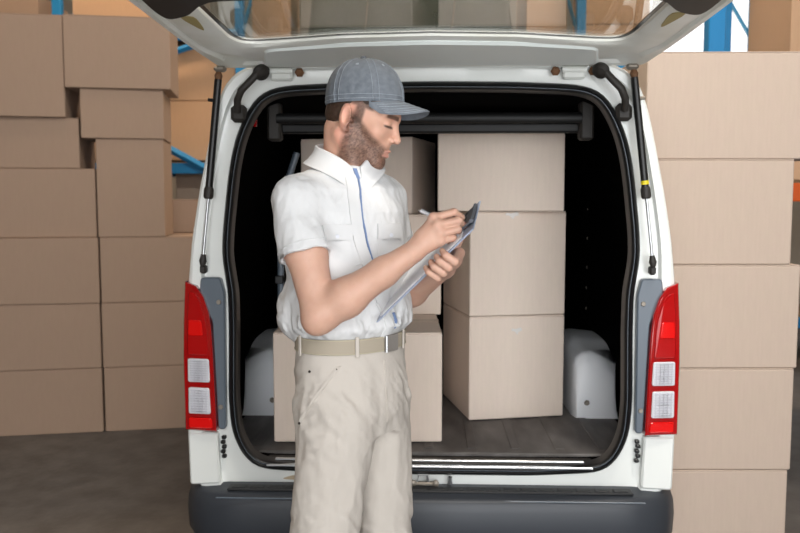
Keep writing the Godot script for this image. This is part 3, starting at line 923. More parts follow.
# ---------------------------------------------------------------- tailgate
func tailgate(van: Node3D) -> void:
	var g := Node3D.new()
	g.name = "tailgate"
	van.add_child(g)
	g.position = Vector3(0, 1.945, 0)
	g.rotation.x = -atan(0.045)
	# plan outlines (x, z), hinge at z = 0
	var outer := [Vector2(0, 0.0), Vector2(0.5, 0.0), Vector2(0.70, 0.0), Vector2(0.712, 0.015), Vector2(0.716, 0.06), Vector2(0.726, 0.4), Vector2(0.732, 0.8), Vector2(0.725, 1.22), Vector2(0.66, 1.27), Vector2(0, 1.29)]
	var pane := [Vector2(0, 0.415), Vector2(0.25, 0.395), Vector2(0.45, 0.345), Vector2(0.515, 0.33), Vector2(0.56, 0.345), Vector2(0.578, 0.41), Vector2(0.584, 0.72), Vector2(0.54, 0.80), Vector2(0.48, 0.83), Vector2(0, 0.86)]
	for a in [outer, pane]:
		for k in range(a.size() - 2, 0, -1):
			a.append(Vector2(-a[k].x, a[k].y))
	var c := Vector2(0, 0.62)
	var n := 360
	var po := soften(radial(outer, c, n), 1)
	var pi := soften(radial(pane, c, n), 2)
	var flat := func(p: PackedVector2Array, y: float) -> PackedVector3Array:
		var r := PackedVector3Array()
		for a in p:
			r.append(Vector3(a.x, y, a.y))
		return r
	var m := MB.new()
	var loops := [flat.call(pi, 0.014), flat.call(grow(pi, 0.002), 0.004), flat.call(blend(pi, po, 0.12), -0.004), flat.call(blend(pi, po, 0.34), -0.006), flat.call(blend(pi, po, 0.62), -0.006), flat.call(blend(pi, po, 0.68), 0.006), flat.call(blend(pi, po, 0.74), 0.012), flat.call(blend(pi, po, 0.84), 0.012), flat.call(blend(pi, po, 0.88), 0.002), flat.call(blend(pi, po, 0.98), 0.002), flat.call(po, 0.008), flat.call(po, 0.026), flat.call(blend(pi, po, 0.95), 0.034), flat.call(blend(pi, po, 0.5), 0.030), flat.call(grow(pi, 0.02), 0.021), flat.call(pi, 0.019)]
	m.rows(loops, true, true)
	part("tailgate_frame", m, mats.inner_white, g, "white painted tailgate frame", 30.0)
	# pane with a black printed border
	m = MB.new()
	var gi := grow(pi, -0.003)
	m.rows([flat.call(gi, 0.012), flat.call(gi, 0.016)])
	m.fan(flat.call(gi, 0.012), true)
	m.fan(flat.call(gi, 0.016))
	part("rear_window_pane", m, mats.glass, g, "tinted rear window glass")
	m = MB.new()
	m.rows([flat.call(gi, 0.0117), flat.call(grow(gi, -0.012), 0.0117), flat.call(grow(gi, -0.012), 0.0100), flat.call(gi, 0.0100)], true, true)
	part("window_border", m, mats.glass_border, g, "black border of the glass")
	# header panel between window and hinges
	var hp := round_poly([Vector2(-0.545, 0.085), Vector2(0.545, 0.085), Vector2(0.50, 0.30), Vector2(0.25, 0.362), Vector2(0, 0.382), Vector2(-0.25, 0.362), Vector2(-0.50, 0.30)], 0.03)
	var sl := slab(hp, 0.0, 0.022, 0.008)
	var hm := MB.new()
	hm.add(sl, Transform3D(Basis(Vector3(1, 0, 0), Vector3(0, 0, 1), Vector3(0, -1, 0)), Vector3(0, 0.010, 0)))
	part("header_panel", hm, mats.header_grey, g, "grey header panel of the tailgate")
	# black inner trim over the lower half of the gate
	var lower := smooth_poly([Vector2(-0.672, 0.70), Vector2(-0.60, 0.715), Vector2(-0.53, 0.81), Vector2(-0.44, 0.84), Vector2(0, 0.868), Vector2(0.44, 0.84), Vector2(0.53, 0.81), Vector2(0.60, 0.715), Vector2(0.672, 0.70), Vector2(0.675, 0.9), Vector2(0.64, 1.22), Vector2(0.0, 1.25), Vector2(-0.64, 1.22), Vector2(-0.675, 0.9)], 5)
	hm = MB.new()
	hm.add(slab(lower, 0.0, 0.035, 0.01), Transform3D(Basis(Vector3(1, 0, 0), Vector3(0, 0, 1), Vector3(0, -1, 0)), Vector3(0, 0.014, 0)))
	part("lower_trim", hm, mats.trim_black, g, "black plastic inner trim")
	var lt := part("pull_handle", tube([Vector3(-0.3, -0.02, 1.12), Vector3(-0.28, -0.05, 1.12), Vector3(-0.12, -0.05, 1.12), Vector3(-0.10, -0.02, 1.12)], 0.012, 10), mats.trim_black, g)
	lt.set_meta("label", "black pull handle")
	# peeled glue patches
	for e in [-1.0, 1.0]:
		var st := slab(smooth_poly([Vector2(e * 0.640, 0.655), Vector2(e * 0.606, 0.66), Vector2(e * 0.608, 0.58), Vector2(e * 0.616, 0.53), Vector2(e * 0.628, 0.57)], 3), 0.0, 0.0015, 0.0004)
		hm = MB.new()
		hm.add(st, Transform3D(Basis(Vector3(1, 0, 0), Vector3(0, 0, 1), Vector3(0, -1, 0)), Vector3(0, -0.0056, 0)))
		part("sticker_remnant", hm, mats.old_sticker, g, "yellowed remnant of a sticker")

# ---------------------------------------------------------------- cargo
func build_cargo() -> void:
	var f := 0.5965
	var g := "boxes in the van"
	# positions in the hall; the right pair stands turned to the left
	var put := func(label: String, s: Vector3, corner: Vector3, turn: float, right_corner := false, mat := "board_pale_lit"):
		var b := Basis(Vector3.UP, deg_to_rad(turn))
		var c := corner + b * Vector3(-s.x * 0.5 if right_corner else s.x * 0.5, 0, -s.z * 0.5)
		return carton(label, s, c, turn, mat, g)
	put.call("lower right box on the van floor beside the wheel arch, tape scraps near its top", Vector3(0.41, 0.43, 0.46), Vector3(0.284, f, -3.235), 10.4)
	put.call("middle box of the right stack inside the van", Vector3(0.41, 0.428, 0.46), Vector3(0.284, f + 0.432, -3.235), 10.4)
	put.call("top box inside the van, right of the clipboard", Vector3(0.505, 0.312, 0.40), Vector3(0.152, f + 0.862, -3.24), -4.0)
	put.call("front box on van floor behind the man's legs", Vector3(0.63, 0.415, 0.62), Vector3(0.157, f, -2.94), 0.0, true)
	put.call("middle left box in the van behind the man's forearms", Vector3(0.62, 0.428, 0.40), Vector3(0.175, f + 0.417, -3.40), 0.0, true)
	put.call("upper left box in the van beside the man's face", Vector3(0.52, 0.33, 0.40), Vector3(0.052, f + 0.847, -3.46), -17.0, true)
	put.call("rear box in the van under the upper left boxes", Vector3(0.62, 0.415, 0.4), Vector3(0.16, f, -3.60), 0.0, true)
	# clear tape scraps on the right boxes
	var b := Basis(Vector3.UP, deg_to_rad(10.4))
	var k := 0
	for q in [[0.175, 1.388, 0.022, "scrap of clear tape on the middle van box below its top edge"], [0.20, 0.965, 0.018, "scrap of clear tape on the lower van box"]]:
		var p: Vector3 = Vector3(0.284, q[1], -3.235) + b * Vector3(q[0], 0, 0.0012)
		if k == 0:
			p.y = f + 0.845
		var t := part("tape_scrap", slab(smooth_poly([Vector2(-q[2], 0.010), Vector2(-q[2] * 0.2, 0.007), Vector2(q[2], 0.013), Vector2(q[2] * 1.3, 0.0), Vector2(q[2] * 0.5, -0.006), Vector2(0.004, -0.017), Vector2(-q[2] * 0.4, -0.003), Vector2(-q[2] * 1.2, 0.0)], 3), 0.0, 0.0012, 0.0004), paint("tape_clear", Color(0.87, 0.85, 0.83), 0.2), self)
		t.name = numbered("tape_scrap")
		t.position = p
		t.rotation.y = deg_to_rad(10.4)
		tag(t, q[3], "tape")
		k += 1


# ---------------------------------------------------------------- soft bodies: distance fields meshed as surface nets
class Field:
	var kind := PackedInt32Array()      # 0 tapered capsule, 1 ellipsoid, 2 stack of oval sections, 3 half space, 4 cone with a flat end
	var op := PackedInt32Array()        # 0 join, 1 carve, 2 keep
	var a := PackedVector3Array()
	var ba := PackedVector3Array()
	var ra := PackedFloat32Array()
	var rb := PackedFloat32Array()
	var inv := PackedFloat32Array()
	var k := PackedFloat32Array()
	var frames: Array[Transform3D] = []
	var rad := PackedVector3Array()
	var stacks := []
	var bump: Callable

	func put(kd: int, o: int, p: Vector3, d: Vector3, r0: float, r1: float, kk: float, f: Transform3D, rr: Vector3, st) -> void:
		kind.append(kd); op.append(o); a.append(p); ba.append(d); ra.append(r0); rb.append(r1)
		inv.append(1.0 / maxf(d.length_squared(), 1e-9)); k.append(kk); frames.append(f); rad.append(rr); stacks.append(st)

	func bone(p: Vector3, q: Vector3, r0: float, r1: float, kk := 0.02, o := 0) -> void:
		put(0, o, p, q - p, r0, r1, kk, Transform3D.IDENTITY, Vector3.ONE, null)

	func chain(pts: Array, rs: Array, kk := 0.01) -> void:
		for j in pts.size() - 1:
			bone(pts[j], pts[j + 1], rs[j], rs[j + 1], kk)

	func ball(p: Vector3, r: float, kk := 0.02, o := 0) -> void:
		bone(p, p + Vector3(0, 1e-4, 0), r, r, kk, o)

	func egg(p: Vector3, r: Vector3, kk := 0.02, o := 0, turn := Vector3.ZERO) -> void:
		put(1, o, p, Vector3.ONE, 0, 0, kk, Transform3D(Basis.from_euler(turn), p).affine_inverse(), r, null)

	# sections: [y, x, z, half width, half depth] in the given frame, rising
	func stack(sections: Array, frame: Transform3D, kk := 0.02) -> void:
		put(2, 0, Vector3.ZERO, Vector3.ONE, 0, 0, kk, frame.affine_inverse(), Vector3.ONE, sections)

	func cut(p: Vector3, n: Vector3, kk := 0.002) -> void:
		put(3, 2, p, n, 0, 0, kk, Transform3D.IDENTITY, Vector3.ONE, null)

	func one(i: int, p: Vector3) -> float:
		match kind[i]:
			0:
				var pa := p - a[i]
				var h := clampf(pa.dot(ba[i]) * inv[i], 0.0, 1.0)
				return (pa - ba[i] * h).length() - (ra[i] + (rb[i] - ra[i]) * h)
			1:
				var q := (frames[i] * p) / rad[i]
				var k0 := q.length()
				return k0 * (k0 - 1.0) / maxf((q / rad[i]).length(), 1e-6)
			2:
				var q := frames[i] * p
				var st: Array = stacks[i]
				var n := st.size()
				var y := clampf(q.y, st[0][0], st[n - 1][0])
				var j := 0
				while j < n - 2 and y > st[j + 1][0]:
					j += 1
				var s: Array = st[j]
				var t: Array = st[j + 1]
				var f: float = (y - s[0]) / (t[0] - s[0])
				f = f * f * (3.0 - 2.0 * f) * 0.5 + f * 0.5
				var e := Vector2((q.x - lerpf(s[1], t[1], f)), (q.z - lerpf(s[2], t[2], f)))
				if s.size() > 5:
					e = e.rotated(deg_to_rad(lerpf(s[5], t[5], f)))
				var r := Vector2(lerpf(s[3], t[3], f), lerpf(s[4], t[4], f))
				var u := e / r
				var k0 := u.length()
				var d := k0 * (k0 - 1.0) / maxf((u / r).length(), 1e-5)
				return maxf(d, maxf(q.y - st[n - 1][0], st[0][0] - q.y))
			4:
				var pa := p - a[i]
				var h := clampf(pa.dot(ba[i]) * inv[i], 0.0, 1.2)
				return maxf((pa - ba[i] * h).length() - (ra[i] + (rb[i] - ra[i]) * h), (pa.dot(ba[i]) * inv[i] - 1.0) / sqrt(inv[i]))
		return (p - a[i]).dot(ba[i])

	func at(p: Vector3, list: PackedInt32Array) -> float:
		var d := 1.0
		for i in list:
			var e := one(i, p)
			var kk := k[i]
			if op[i] == 0:
				var h := maxf(kk - absf(d - e), 0.0) / kk
				d = minf(d, e) - h * h * kk * 0.25
			elif op[i] == 1:
				var h := maxf(kk - absf(d + e), 0.0) / kk
				d = maxf(d, -e) + h * h * kk * 0.25
			else:
				var h := maxf(kk - absf(d - e), 0.0) / kk
				d = maxf(d, e) + h * h * kk * 0.25
		if absf(d) < 0.03 and bump.is_valid():
			d += bump.call(p)
		return d

	func all_of() -> PackedInt32Array:
		var l := PackedInt32Array()
		for i in kind.size():
			l.append(i)
		return l

	# the surface point found from p along d
	func hit(p: Vector3, d: Vector3) -> Vector3:
		var l := all_of()
		for j in 40:
			var e := at(p, l)
			if absf(e) < 0.0006:
				break
			p += d * e * 0.8
		return p

	# adds the surface inside the box to st; tint(p, n) gives linear colours
	func mesh_into(out: Dictionary, lo: Vector3, hi: Vector3, cell: float, tint = null, x := Transform3D.IDENTITY) -> void:
		const NB := 5
		var dim := Vector3i(((hi - lo) / cell).ceil())
		dim = Vector3i((dim.x / NB + 1) * NB, (dim.y / NB + 1) * NB, (dim.z / NB + 1) * NB)
		var sx := dim.x + 1
		var sy := dim.y + 1
		var sz := dim.z + 1
		var val := PackedFloat32Array()
		val.resize(sx * sy * sz)
		val.fill(9.0)
		var vid := PackedInt32Array()
		vid.resize(sx * sy * sz)
		vid.fill(-1)
		var half := cell * NB * 0.5
		var diag := half * 1.7321
		var live := []
		for bz in dim.z / NB:
			for by in dim.y / NB:
				for bx in dim.x / NB:
					var c := lo + Vector3(bx * NB, by * NB, bz * NB) * cell + Vector3.ONE * half
					var list := PackedInt32Array()
					var any := false
					for i in kind.size():
						if op[i] == 0:
							if one(i, c) < diag * 1.15 + k[i]:
								list.append(i)
								any = true
						elif kind[i] == 3 or one(i, c) < diag * 1.2 + k[i]:
							list.append(i)
					if not any:
						continue
					var d := at(c, list)
					if absf(d) > diag * 1.5 + 0.008:
						continue
					live.append([bx * NB, by * NB, bz * NB, list])
					for z in NB + 1:
						for y in NB + 1:
							for xx in NB + 1:
								var g := (bx * NB + xx) + sx * ((by * NB + y) + sy * (bz * NB + z))
								if val[g] == 9.0:
									val[g] = at(lo + Vector3(bx * NB + xx, by * NB + y, bz * NB + z) * cell, list)
		var dx := [0, 1, 0, 1, 0, 1, 0, 1]
		var dy := [0, 0, 1, 1, 0, 0, 1, 1]
		var dz := [0, 0, 0, 0, 1, 1, 1, 1]
		var edges := [0, 1, 2, 3, 4, 5, 6, 7, 0, 2, 1, 3, 4, 6, 5, 7, 0, 4, 1, 5, 2, 6, 3, 7]
		var off := PackedInt32Array()
		for j in 8:
			off.append(dx[j] + sx * (dy[j] + sy * dz[j]))
		var pos: PackedVector3Array = out.v
		var nor: PackedVector3Array = out.n
		var col: PackedColorArray = out.c
		var idx: PackedInt32Array = out.i
		var cells := []
		for b in live:
			var list: PackedInt32Array = b[3]
			for z in NB:
				for y in NB:
					for xx in NB:
						var gx: int = b[0] + xx
						var gy: int = b[1] + y
						var gz: int = b[2] + z
						var g := gx + sx * (gy + sy * gz)
						var mask := 0
						for j in 8:
							if val[g + off[j]] < 0.0:
								mask |= 1 << j
						if mask == 0 or mask == 255:
							continue
						var s := Vector3.ZERO
						var n := 0
						for j in range(0, 24, 2):
							var p: int = edges[j]
							var q: int = edges[j + 1]
							var vp := val[g + off[p]]
							var vq := val[g + off[q]]
							if (vp < 0.0) != (vq < 0.0):
								var f := vp / (vp - vq)
								s += Vector3(dx[p] + (dx[q] - dx[p]) * f, dy[p] + (dy[q] - dy[p]) * f, dz[p] + (dz[q] - dz[p]) * f)
								n += 1
						var w := lo + (Vector3(gx, gy, gz) + s / n) * cell
						var e := cell * 0.6
						var d0 := at(w + Vector3(e, -e, -e), list)
						var d1 := at(w + Vector3(-e, -e, e), list)
						var d2 := at(w + Vector3(-e, e, -e), list)
						var d3 := at(w + Vector3(e, e, e), list)
						var nn := Vector3(d0 - d1 - d2 + d3, -d0 - d1 + d2 + d3, -d0 + d1 - d2 + d3).normalized()
						vid[g] = pos.size()
						pos.append(x * w)
						nor.append((x.basis * nn).normalized())
						col.append(tint.call(w, nn) if tint != null else Color.WHITE)
						cells.append(g)
		var step := [1, sx, sx * sy]
		for g in cells:
			for ax in 3:
				var u: int = step[(ax + 1) % 3]
				var w: int = step[(ax + 2) % 3]
				var s0: bool = val[g] < 0.0
				if s0 == (val[g + step[ax]] < 0.0) or g - u - w < 0:
					continue
				var p0 := vid[g]
				var p1 := vid[g - u]
				var p2 := vid[g - u - w]
				var p3 := vid[g - w]
				if p1 < 0 or p2 < 0 or p3 < 0:
					continue
				if s0:
					idx.append_array(PackedInt32Array([p0, p2, p1, p0, p3, p2]))
				else:
					idx.append_array(PackedInt32Array([p0, p1, p2, p0, p2, p3]))
		out.v = pos
		out.n = nor
		out.c = col
		out.i = idx


func soft_new() -> Dictionary:
	return {"v": PackedVector3Array(), "n": PackedVector3Array(), "c": PackedColorArray(), "i": PackedInt32Array()}

func soft_mesh(o: Dictionary) -> ArrayMesh:
	var arr := []
	arr.resize(Mesh.ARRAY_MAX)
	arr[Mesh.ARRAY_VERTEX] = o.v
	arr[Mesh.ARRAY_NORMAL] = o.n
	arr[Mesh.ARRAY_COLOR] = o.c
	arr[Mesh.ARRAY_INDEX] = o.i
	var m := ArrayMesh.new()
	m.add_surface_from_arrays(Mesh.PRIMITIVE_TRIANGLES, arr)
	return m

# ---------------------------------------------------------------- the delivery man
const TURN := 52.0                                 # where the chest faces, from the camera towards the right
var grain := FastNoiseLite.new()
var board_frame := Transform3D.IDENTITY            # x across (his left), y out of the paper, z up the sheet

func lin(r: float, g: float, b: float) -> Color:
	return Color(r, g, b).srgb_to_linear()

func on_board(across: float, out: float, along: float) -> Vector3:
	return board_frame * Vector3(across, out, along)

func above_board(p: Vector3, least: float) -> Vector3:
	var q := board_frame.affine_inverse() * p
	q.y = maxf(q.y, least)
	return board_frame * q

func build_person() -> void:
	grain.seed = 12
	grain.frequency = 1.0
	grain.noise_type = FastNoiseLite.TYPE_SIMPLEX_SMOOTH
	var man := thing("person", "man in grey cap, white shirt and beige trousers writing on a clipboard", "person", Vector3(-0.12, 0, -2.10))
	# clipboard: lies on his left hand, far edge raised
	var along := Vector3(0.659, 0.682, 0.317).normalized()
	var w0 := Vector3(0.42, 0, -0.906)
	w0 = (w0 - along * w0.dot(along)).normalized()
	var n0 := along.cross(w0)
	var roll := deg_to_rad(22.0)
	var out := n0 * cos(roll) - w0 * sin(roll)
	var across := w0 * cos(roll) + n0 * sin(roll)
	board_frame = Transform3D(Basis(across, out, along), Vector3(0.1903, 1.3542, 0.095) - out * 0.006)
	var torso := Transform3D(Basis(Vector3.UP, deg_to_rad(TURN)), Vector3(-0.009, 0, 0))
	var hb := Basis(Vector3.UP, deg_to_rad(76.0)) * Basis(Vector3.RIGHT, deg_to_rad(21.0))
	var head := Transform3D(hb, Vector3(-0.014, 1.7075, 0.07) - hb * Vector3(-0.078, 0.0, -0.010))
	body_mesh(man, torso, head)
	shirt(man, torso)
	trousers(man, torso)
	cap(man)
	hair(man, head)
	clipboard()

const SHOULDER_R := Vector3(-0.142, 1.497, 0.100)
const ELBOW_R := Vector3(-0.072, 1.226, 0.198)
const WRIST_R := Vector3(0.1509, 1.3784, 0.2)
const SHOULDER_L := Vector3(0.078, 1.502, -0.085)
const ELBOW_L := Vector3(0.116, 1.225, -0.150)

func body_mesh(man: Node3D, torso: Transform3D, head: Transform3D) -> void:
	var o := soft_new()
	var skin := lin(0.80, 0.645, 0.565)
	var tanned := lin(0.755, 0.59, 0.51)
	var arm_tint := func(p: Vector3, _n: Vector3) -> Color:
		var k := 0.5 + 0.5 * grain.get_noise_3d(p.x * 40.0, p.y * 40.0, p.z * 40.0)
		var hairs := grain.get_noise_3d(p.x * 190.0, p.y * 90.0, p.z * 190.0)
		var c: Color = tanned.lerp(skin, k * 0.7)
		return c.lerp(lin(0.60, 0.40, 0.30), clampf(hairs - 0.35, 0.0, 1.0) * 0.5) if p.x < 0.12 else c
	# trunk and legs under the clothes
	var t := Field.new()
	t.stack([[0.94, 0, 0, 0.13, 0.095, 52], [1.10, 0, 0, 0.13, 0.095, 52], [1.25, -0.01, 0, 0.13, 0.09, 44], [1.42, -0.028, 0, 0.135, 0.09, 28], [1.52, -0.028, 0, 0.12, 0.075, 25], [1.57, -0.022, 0, 0.058, 0.055, 25]], Transform3D.IDENTITY, 0.03)
	t.bone(SHOULDER_R.lerp(SHOULDER_L, 0.3), SHOULDER_R, 0.045, 0.042, 0.03)
	t.bone(SHOULDER_R.lerp(SHOULDER_L, 0.7), SHOULDER_L, 0.045, 0.042, 0.03)
	t.bone(SHOULDER_R, SHOULDER_R.lerp(ELBOW_R, 0.5), 0.042, 0.044, 0.02)
	t.bone(SHOULDER_L, SHOULDER_L.lerp(ELBOW_L, 0.5), 0.042, 0.042, 0.02)
	t.chain([HIP_R, KNEE_R, ANKLE_R], [0.075, 0.052, 0.036], 0.03)
	t.chain([HIP_L, KNEE_L, ANKLE_L], [0.075, 0.052, 0.036], 0.03)
	t.bone(torso * Vector3(0, 1.54, -0.012), head * Vector3(0, -0.05, -0.025), 0.055, 0.052, 0.03)
	t.mesh_into(o, Vector3(-0.36, 0.04, -0.36), Vector3(0.36, 1.66, 0.36), 0.013, arm_tint)
	# right arm and writing hand
	var r := Field.new()
	r.bone(SHOULDER_R, SHOULDER_R.lerp(ELBOW_R, 0.45), 0.040, 0.050, 0.02)
	r.bone(SHOULDER_R.lerp(ELBOW_R, 0.45), ELBOW_R, 0.050, 0.041, 0.02)
	r.bone(ELBOW_R, ELBOW_R.lerp(WRIST_R, 0.28), 0.041, 0.046, 0.02)
	r.bone(ELBOW_R.lerp(WRIST_R, 0.28), ELBOW_R.lerp(WRIST_R, 0.68), 0.046, 0.034, 0.02)
	r.bone(ELBOW_R.lerp(WRIST_R, 0.68), WRIST_R, 0.034, 0.027, 0.02)
	r.ball(ELBOW_R + Vector3(-0.012, -0.018, 0.004), 0.026, 0.02)
	var mcp := [Vector3(0.2008, 1.4591, 0.190), Vector3(0.2097, 1.4425, 0.204), Vector3(0.2146, 1.4235, 0.208), Vector3(0.2157, 1.4047, 0.203)]
	var pip := [Vector3(0.2487, 1.4729, 0.192), Vector3(0.2584, 1.4533, 0.204), Vector3(0.2573, 1.4321, 0.206), Vector3(0.2473, 1.411, 0.198)]
	var dip := [Vector3(0.268, 1.4600, 0.170), Vector3(0.273, 1.4400, 0.180), Vector3(0.2685, 1.4190, 0.184), Vector3(0.254, 1.4000, 0.180)]
	var tip := [Vector3(0.2700, 1.4420, 0.150), Vector3(0.2640, 1.4280, 0.158), Vector3(0.2540, 1.4100, 0.163), Vector3(0.2420, 1.3940, 0.166)]
	var rr := [[0.0105, 0.0095, 0.0082, 0.0072], [0.0107, 0.0097, 0.0084, 0.0074], [0.0103, 0.0092, 0.008, 0.007], [0.0092, 0.0082, 0.0072, 0.0063]]
	for f in 4:
		for q in [pip, dip, tip]:
			q[f] = above_board(q[f], 0.0105)
		r.bone(WRIST_R + (mcp[f] - WRIST_R) * 0.12, mcp[f], 0.0165, 0.0118, 0.014)
		r.chain([mcp[f], pip[f], dip[f], tip[f]], rr[f], 0.004)
		r.ball(mcp[f] + Vector3(-0.001, 0.001, 0.002), 0.0118, 0.008)
	r.egg(WRIST_R.lerp(mcp[1], 0.55) + Vector3(0, -0.004, -0.006), Vector3(0.030, 0.026, 0.016), 0.015)
	var th := [Vector3(0.168, 1.402, 0.176), Vector3(0.205, 1.4385, 0.158), Vector3(0.238, 1.4500, 0.150), Vector3(0.2600, 1.4430, 0.146)]
	for q in range(1, 4):
		th[q] = above_board(th[q], 0.012)
	r.chain(th, [0.017, 0.0125, 0.0105, 0.008], 0.008)
	r.mesh_into(o, Vector3(-0.21, 1.17, 0.07), Vector3(0.30, 1.50, 0.27), 0.0036, arm_tint)
	# left arm; the hand is under the board, fingers curl over its near edge
	var wl := on_board(0.035, -0.044, 0.0)
	var l := Field.new()
	l.bone(SHOULDER_L, SHOULDER_L.lerp(ELBOW_L, 0.45), 0.040, 0.049, 0.02)
	l.bone(SHOULDER_L.lerp(ELBOW_L, 0.45), ELBOW_L, 0.049, 0.041, 0.02)
	l.bone(ELBOW_L, ELBOW_L.lerp(wl, 0.3), 0.041, 0.045, 0.02)
	l.bone(ELBOW_L.lerp(wl, 0.3), wl, 0.045, 0.0275, 0.02)
	for f in 4:
		var z: float = [0.088, 0.068, 0.048, 0.029][f]
		var s: float = [1.0, 1.04, 1.0, 0.9][f]
		var m0 := on_board(-0.060, -0.028, z)
		var fr := [m0, on_board(-0.120 - 0.005 * s, -0.023, z - 0.002), on_board(-0.1275, 0.003, z - 0.005), on_board(-0.1085, 0.0125, z - 0.009)]
		l.bone(wl, m0, 0.021, 0.0135, 0.016)
		l.chain(fr, [0.0118 * s, 0.0102 * s, 0.0090 * s, 0.0076 * s], 0.004)
	l.egg(on_board(-0.02, -0.030, 0.047), Vector3(0.030, 0.022, 0.030), 0.015)
	l.chain([wl.lerp(on_board(-0.02, -0.03, 0.05), 0.3), on_board(0.012, -0.026, 0.060), on_board(0.020, -0.018, 0.082), on_board(0.028, -0.0145, 0.100)], [0.018, 0.0135, 0.011, 0.009], 0.008)
	l.mesh_into(o, Vector3(0.03, 1.14, -0.24), Vector3(0.38, 1.47, 0.27), 0.0040, arm_tint)
	# head and neck
	var h := Field.new()
	head_shape(h)
	var nb := head.affine_inverse() * (torso * Vector3(0, 1.545, -0.015))
	h.bone(Vector3(0, -0.035, -0.030), nb, 0.054, 0.060, 0.025)
	h.bone(Vector3(-0.055, -0.045, -0.022), head.affine_inverse() * (torso * Vector3(-0.012, 1.56, 0.045)), 0.013, 0.011, 0.025)
	h.ball(Vector3(0, -0.112, 0.012), 0.018, 0.03)
	h.mesh_into(o, Vector3(-0.11, -0.24, -0.17), Vector3(0.11, 0.16, 0.15), 0.0030, head_tint, head)
	var m := paint("skin", Color(1, 1, 1), 0.55)
	m.vertex_color_use_as_albedo = true
	m.subsurf_scatter_enabled = true
	m.subsurf_scatter_strength = 0.08
	part("body", soft_mesh(o), m, man, "fair skinned body with short brown beard")

func head_shape(h: Field) -> void:
	h.egg(Vector3(0, 0.050, -0.010), Vector3(0.0745, 0.082, 0.090), 0.02)
	h.egg(Vector3(0, -0.004, 0.034), Vector3(0.060, 0.078, 0.065), 0.03)
	h.egg(Vector3(0, 0.056, 0.052), Vector3(0.054, 0.042, 0.036), 0.025)
	h.egg(Vector3(0, -0.048, 0.076), Vector3(0.030, 0.030, 0.021), 0.02)
	h.egg(Vector3(0, -0.083, 0.083), Vector3(0.020, 0.015, 0.017), 0.018)
	h.ball(Vector3(0, 0.036, 0.089), 0.008, 0.012)
	h.bone(Vector3(0, 0.034, 0.089), Vector3(0, -0.009, 0.1125), 0.0065, 0.0088, 0.012)
	h.ball(Vector3(0, -0.0105, 0.1115), 0.0092, 0.006)
	for e in [-1.0, 1.0]:
		h.bone(Vector3(e * 0.052, -0.030, 0.000), Vector3(e * 0.048, -0.056, 0.016), 0.017, 0.016, 0.03)
		h.bone(Vector3(e * 0.048, -0.056, 0.016), Vector3(e * 0.016, -0.082, 0.074), 0.016, 0.013, 0.03)
		h.egg(Vector3(e * 0.046, -0.004, 0.064), Vector3(0.020, 0.018, 0.020), 0.025)
		h.bone(Vector3(e * 0.046, 0.043, 0.070), Vector3(e * 0.012, 0.042, 0.088), 0.010, 0.009, 0.015)
		h.egg(Vector3(e * 0.0315, 0.024, 0.1000), Vector3(0.018, 0.0115, 0.0145), 0.010, 1)
		h.egg(Vector3(e * 0.031, 0.0225, 0.0780), Vector3(0.0160, 0.0125, 0.0135), 0.004)
		h.bone(Vector3(e * 0.046, 0.0155, 0.0830), Vector3(e * 0.018, 0.0145, 0.0870), 0.0032, 0.003, 0.004)
		h.egg(Vector3(e * 0.0125, -0.0155, 0.1010), Vector3(0.0078, 0.0072, 0.0095), 0.006)
		h.egg(Vector3(e * 0.0065, -0.0215, 0.1060), Vector3(0.0042, 0.003, 0.005), 0.003, 1)
		h.bone(Vector3(e * 0.021, -0.0485, 0.0935), Vector3(e * 0.004, -0.0435, 0.1020), 0.0034, 0.0046, 0.004)
		h.bone(Vector3(e * 0.019, -0.0530, 0.0935), Vector3(0, -0.0565, 0.0995), 0.0036, 0.0058, 0.004)
		h.bone(Vector3(e * 0.022, -0.0505, 0.0970), Vector3(0, -0.0500, 0.1065), 0.0016, 0.0018, 0.003, 1)
		# ear
		h.egg(Vector3(e * 0.0760, 0.003, -0.016), Vector3(0.0085, 0.0315, 0.019), 0.005, 0, Vector3(-0.22, e * 0.45, 0))
		h.egg(Vector3(e * 0.0870, 0.007, -0.0105), Vector3(0.0085, 0.0225, 0.0125), 0.004, 1, Vector3(-0.22, e * 0.45, 0))
		h.ball(Vector3(e * 0.0745, -0.027, -0.005), 0.0085, 0.006)
		h.ball(Vector3(e * 0.0735, -0.002, 0.002), 0.006, 0.006)

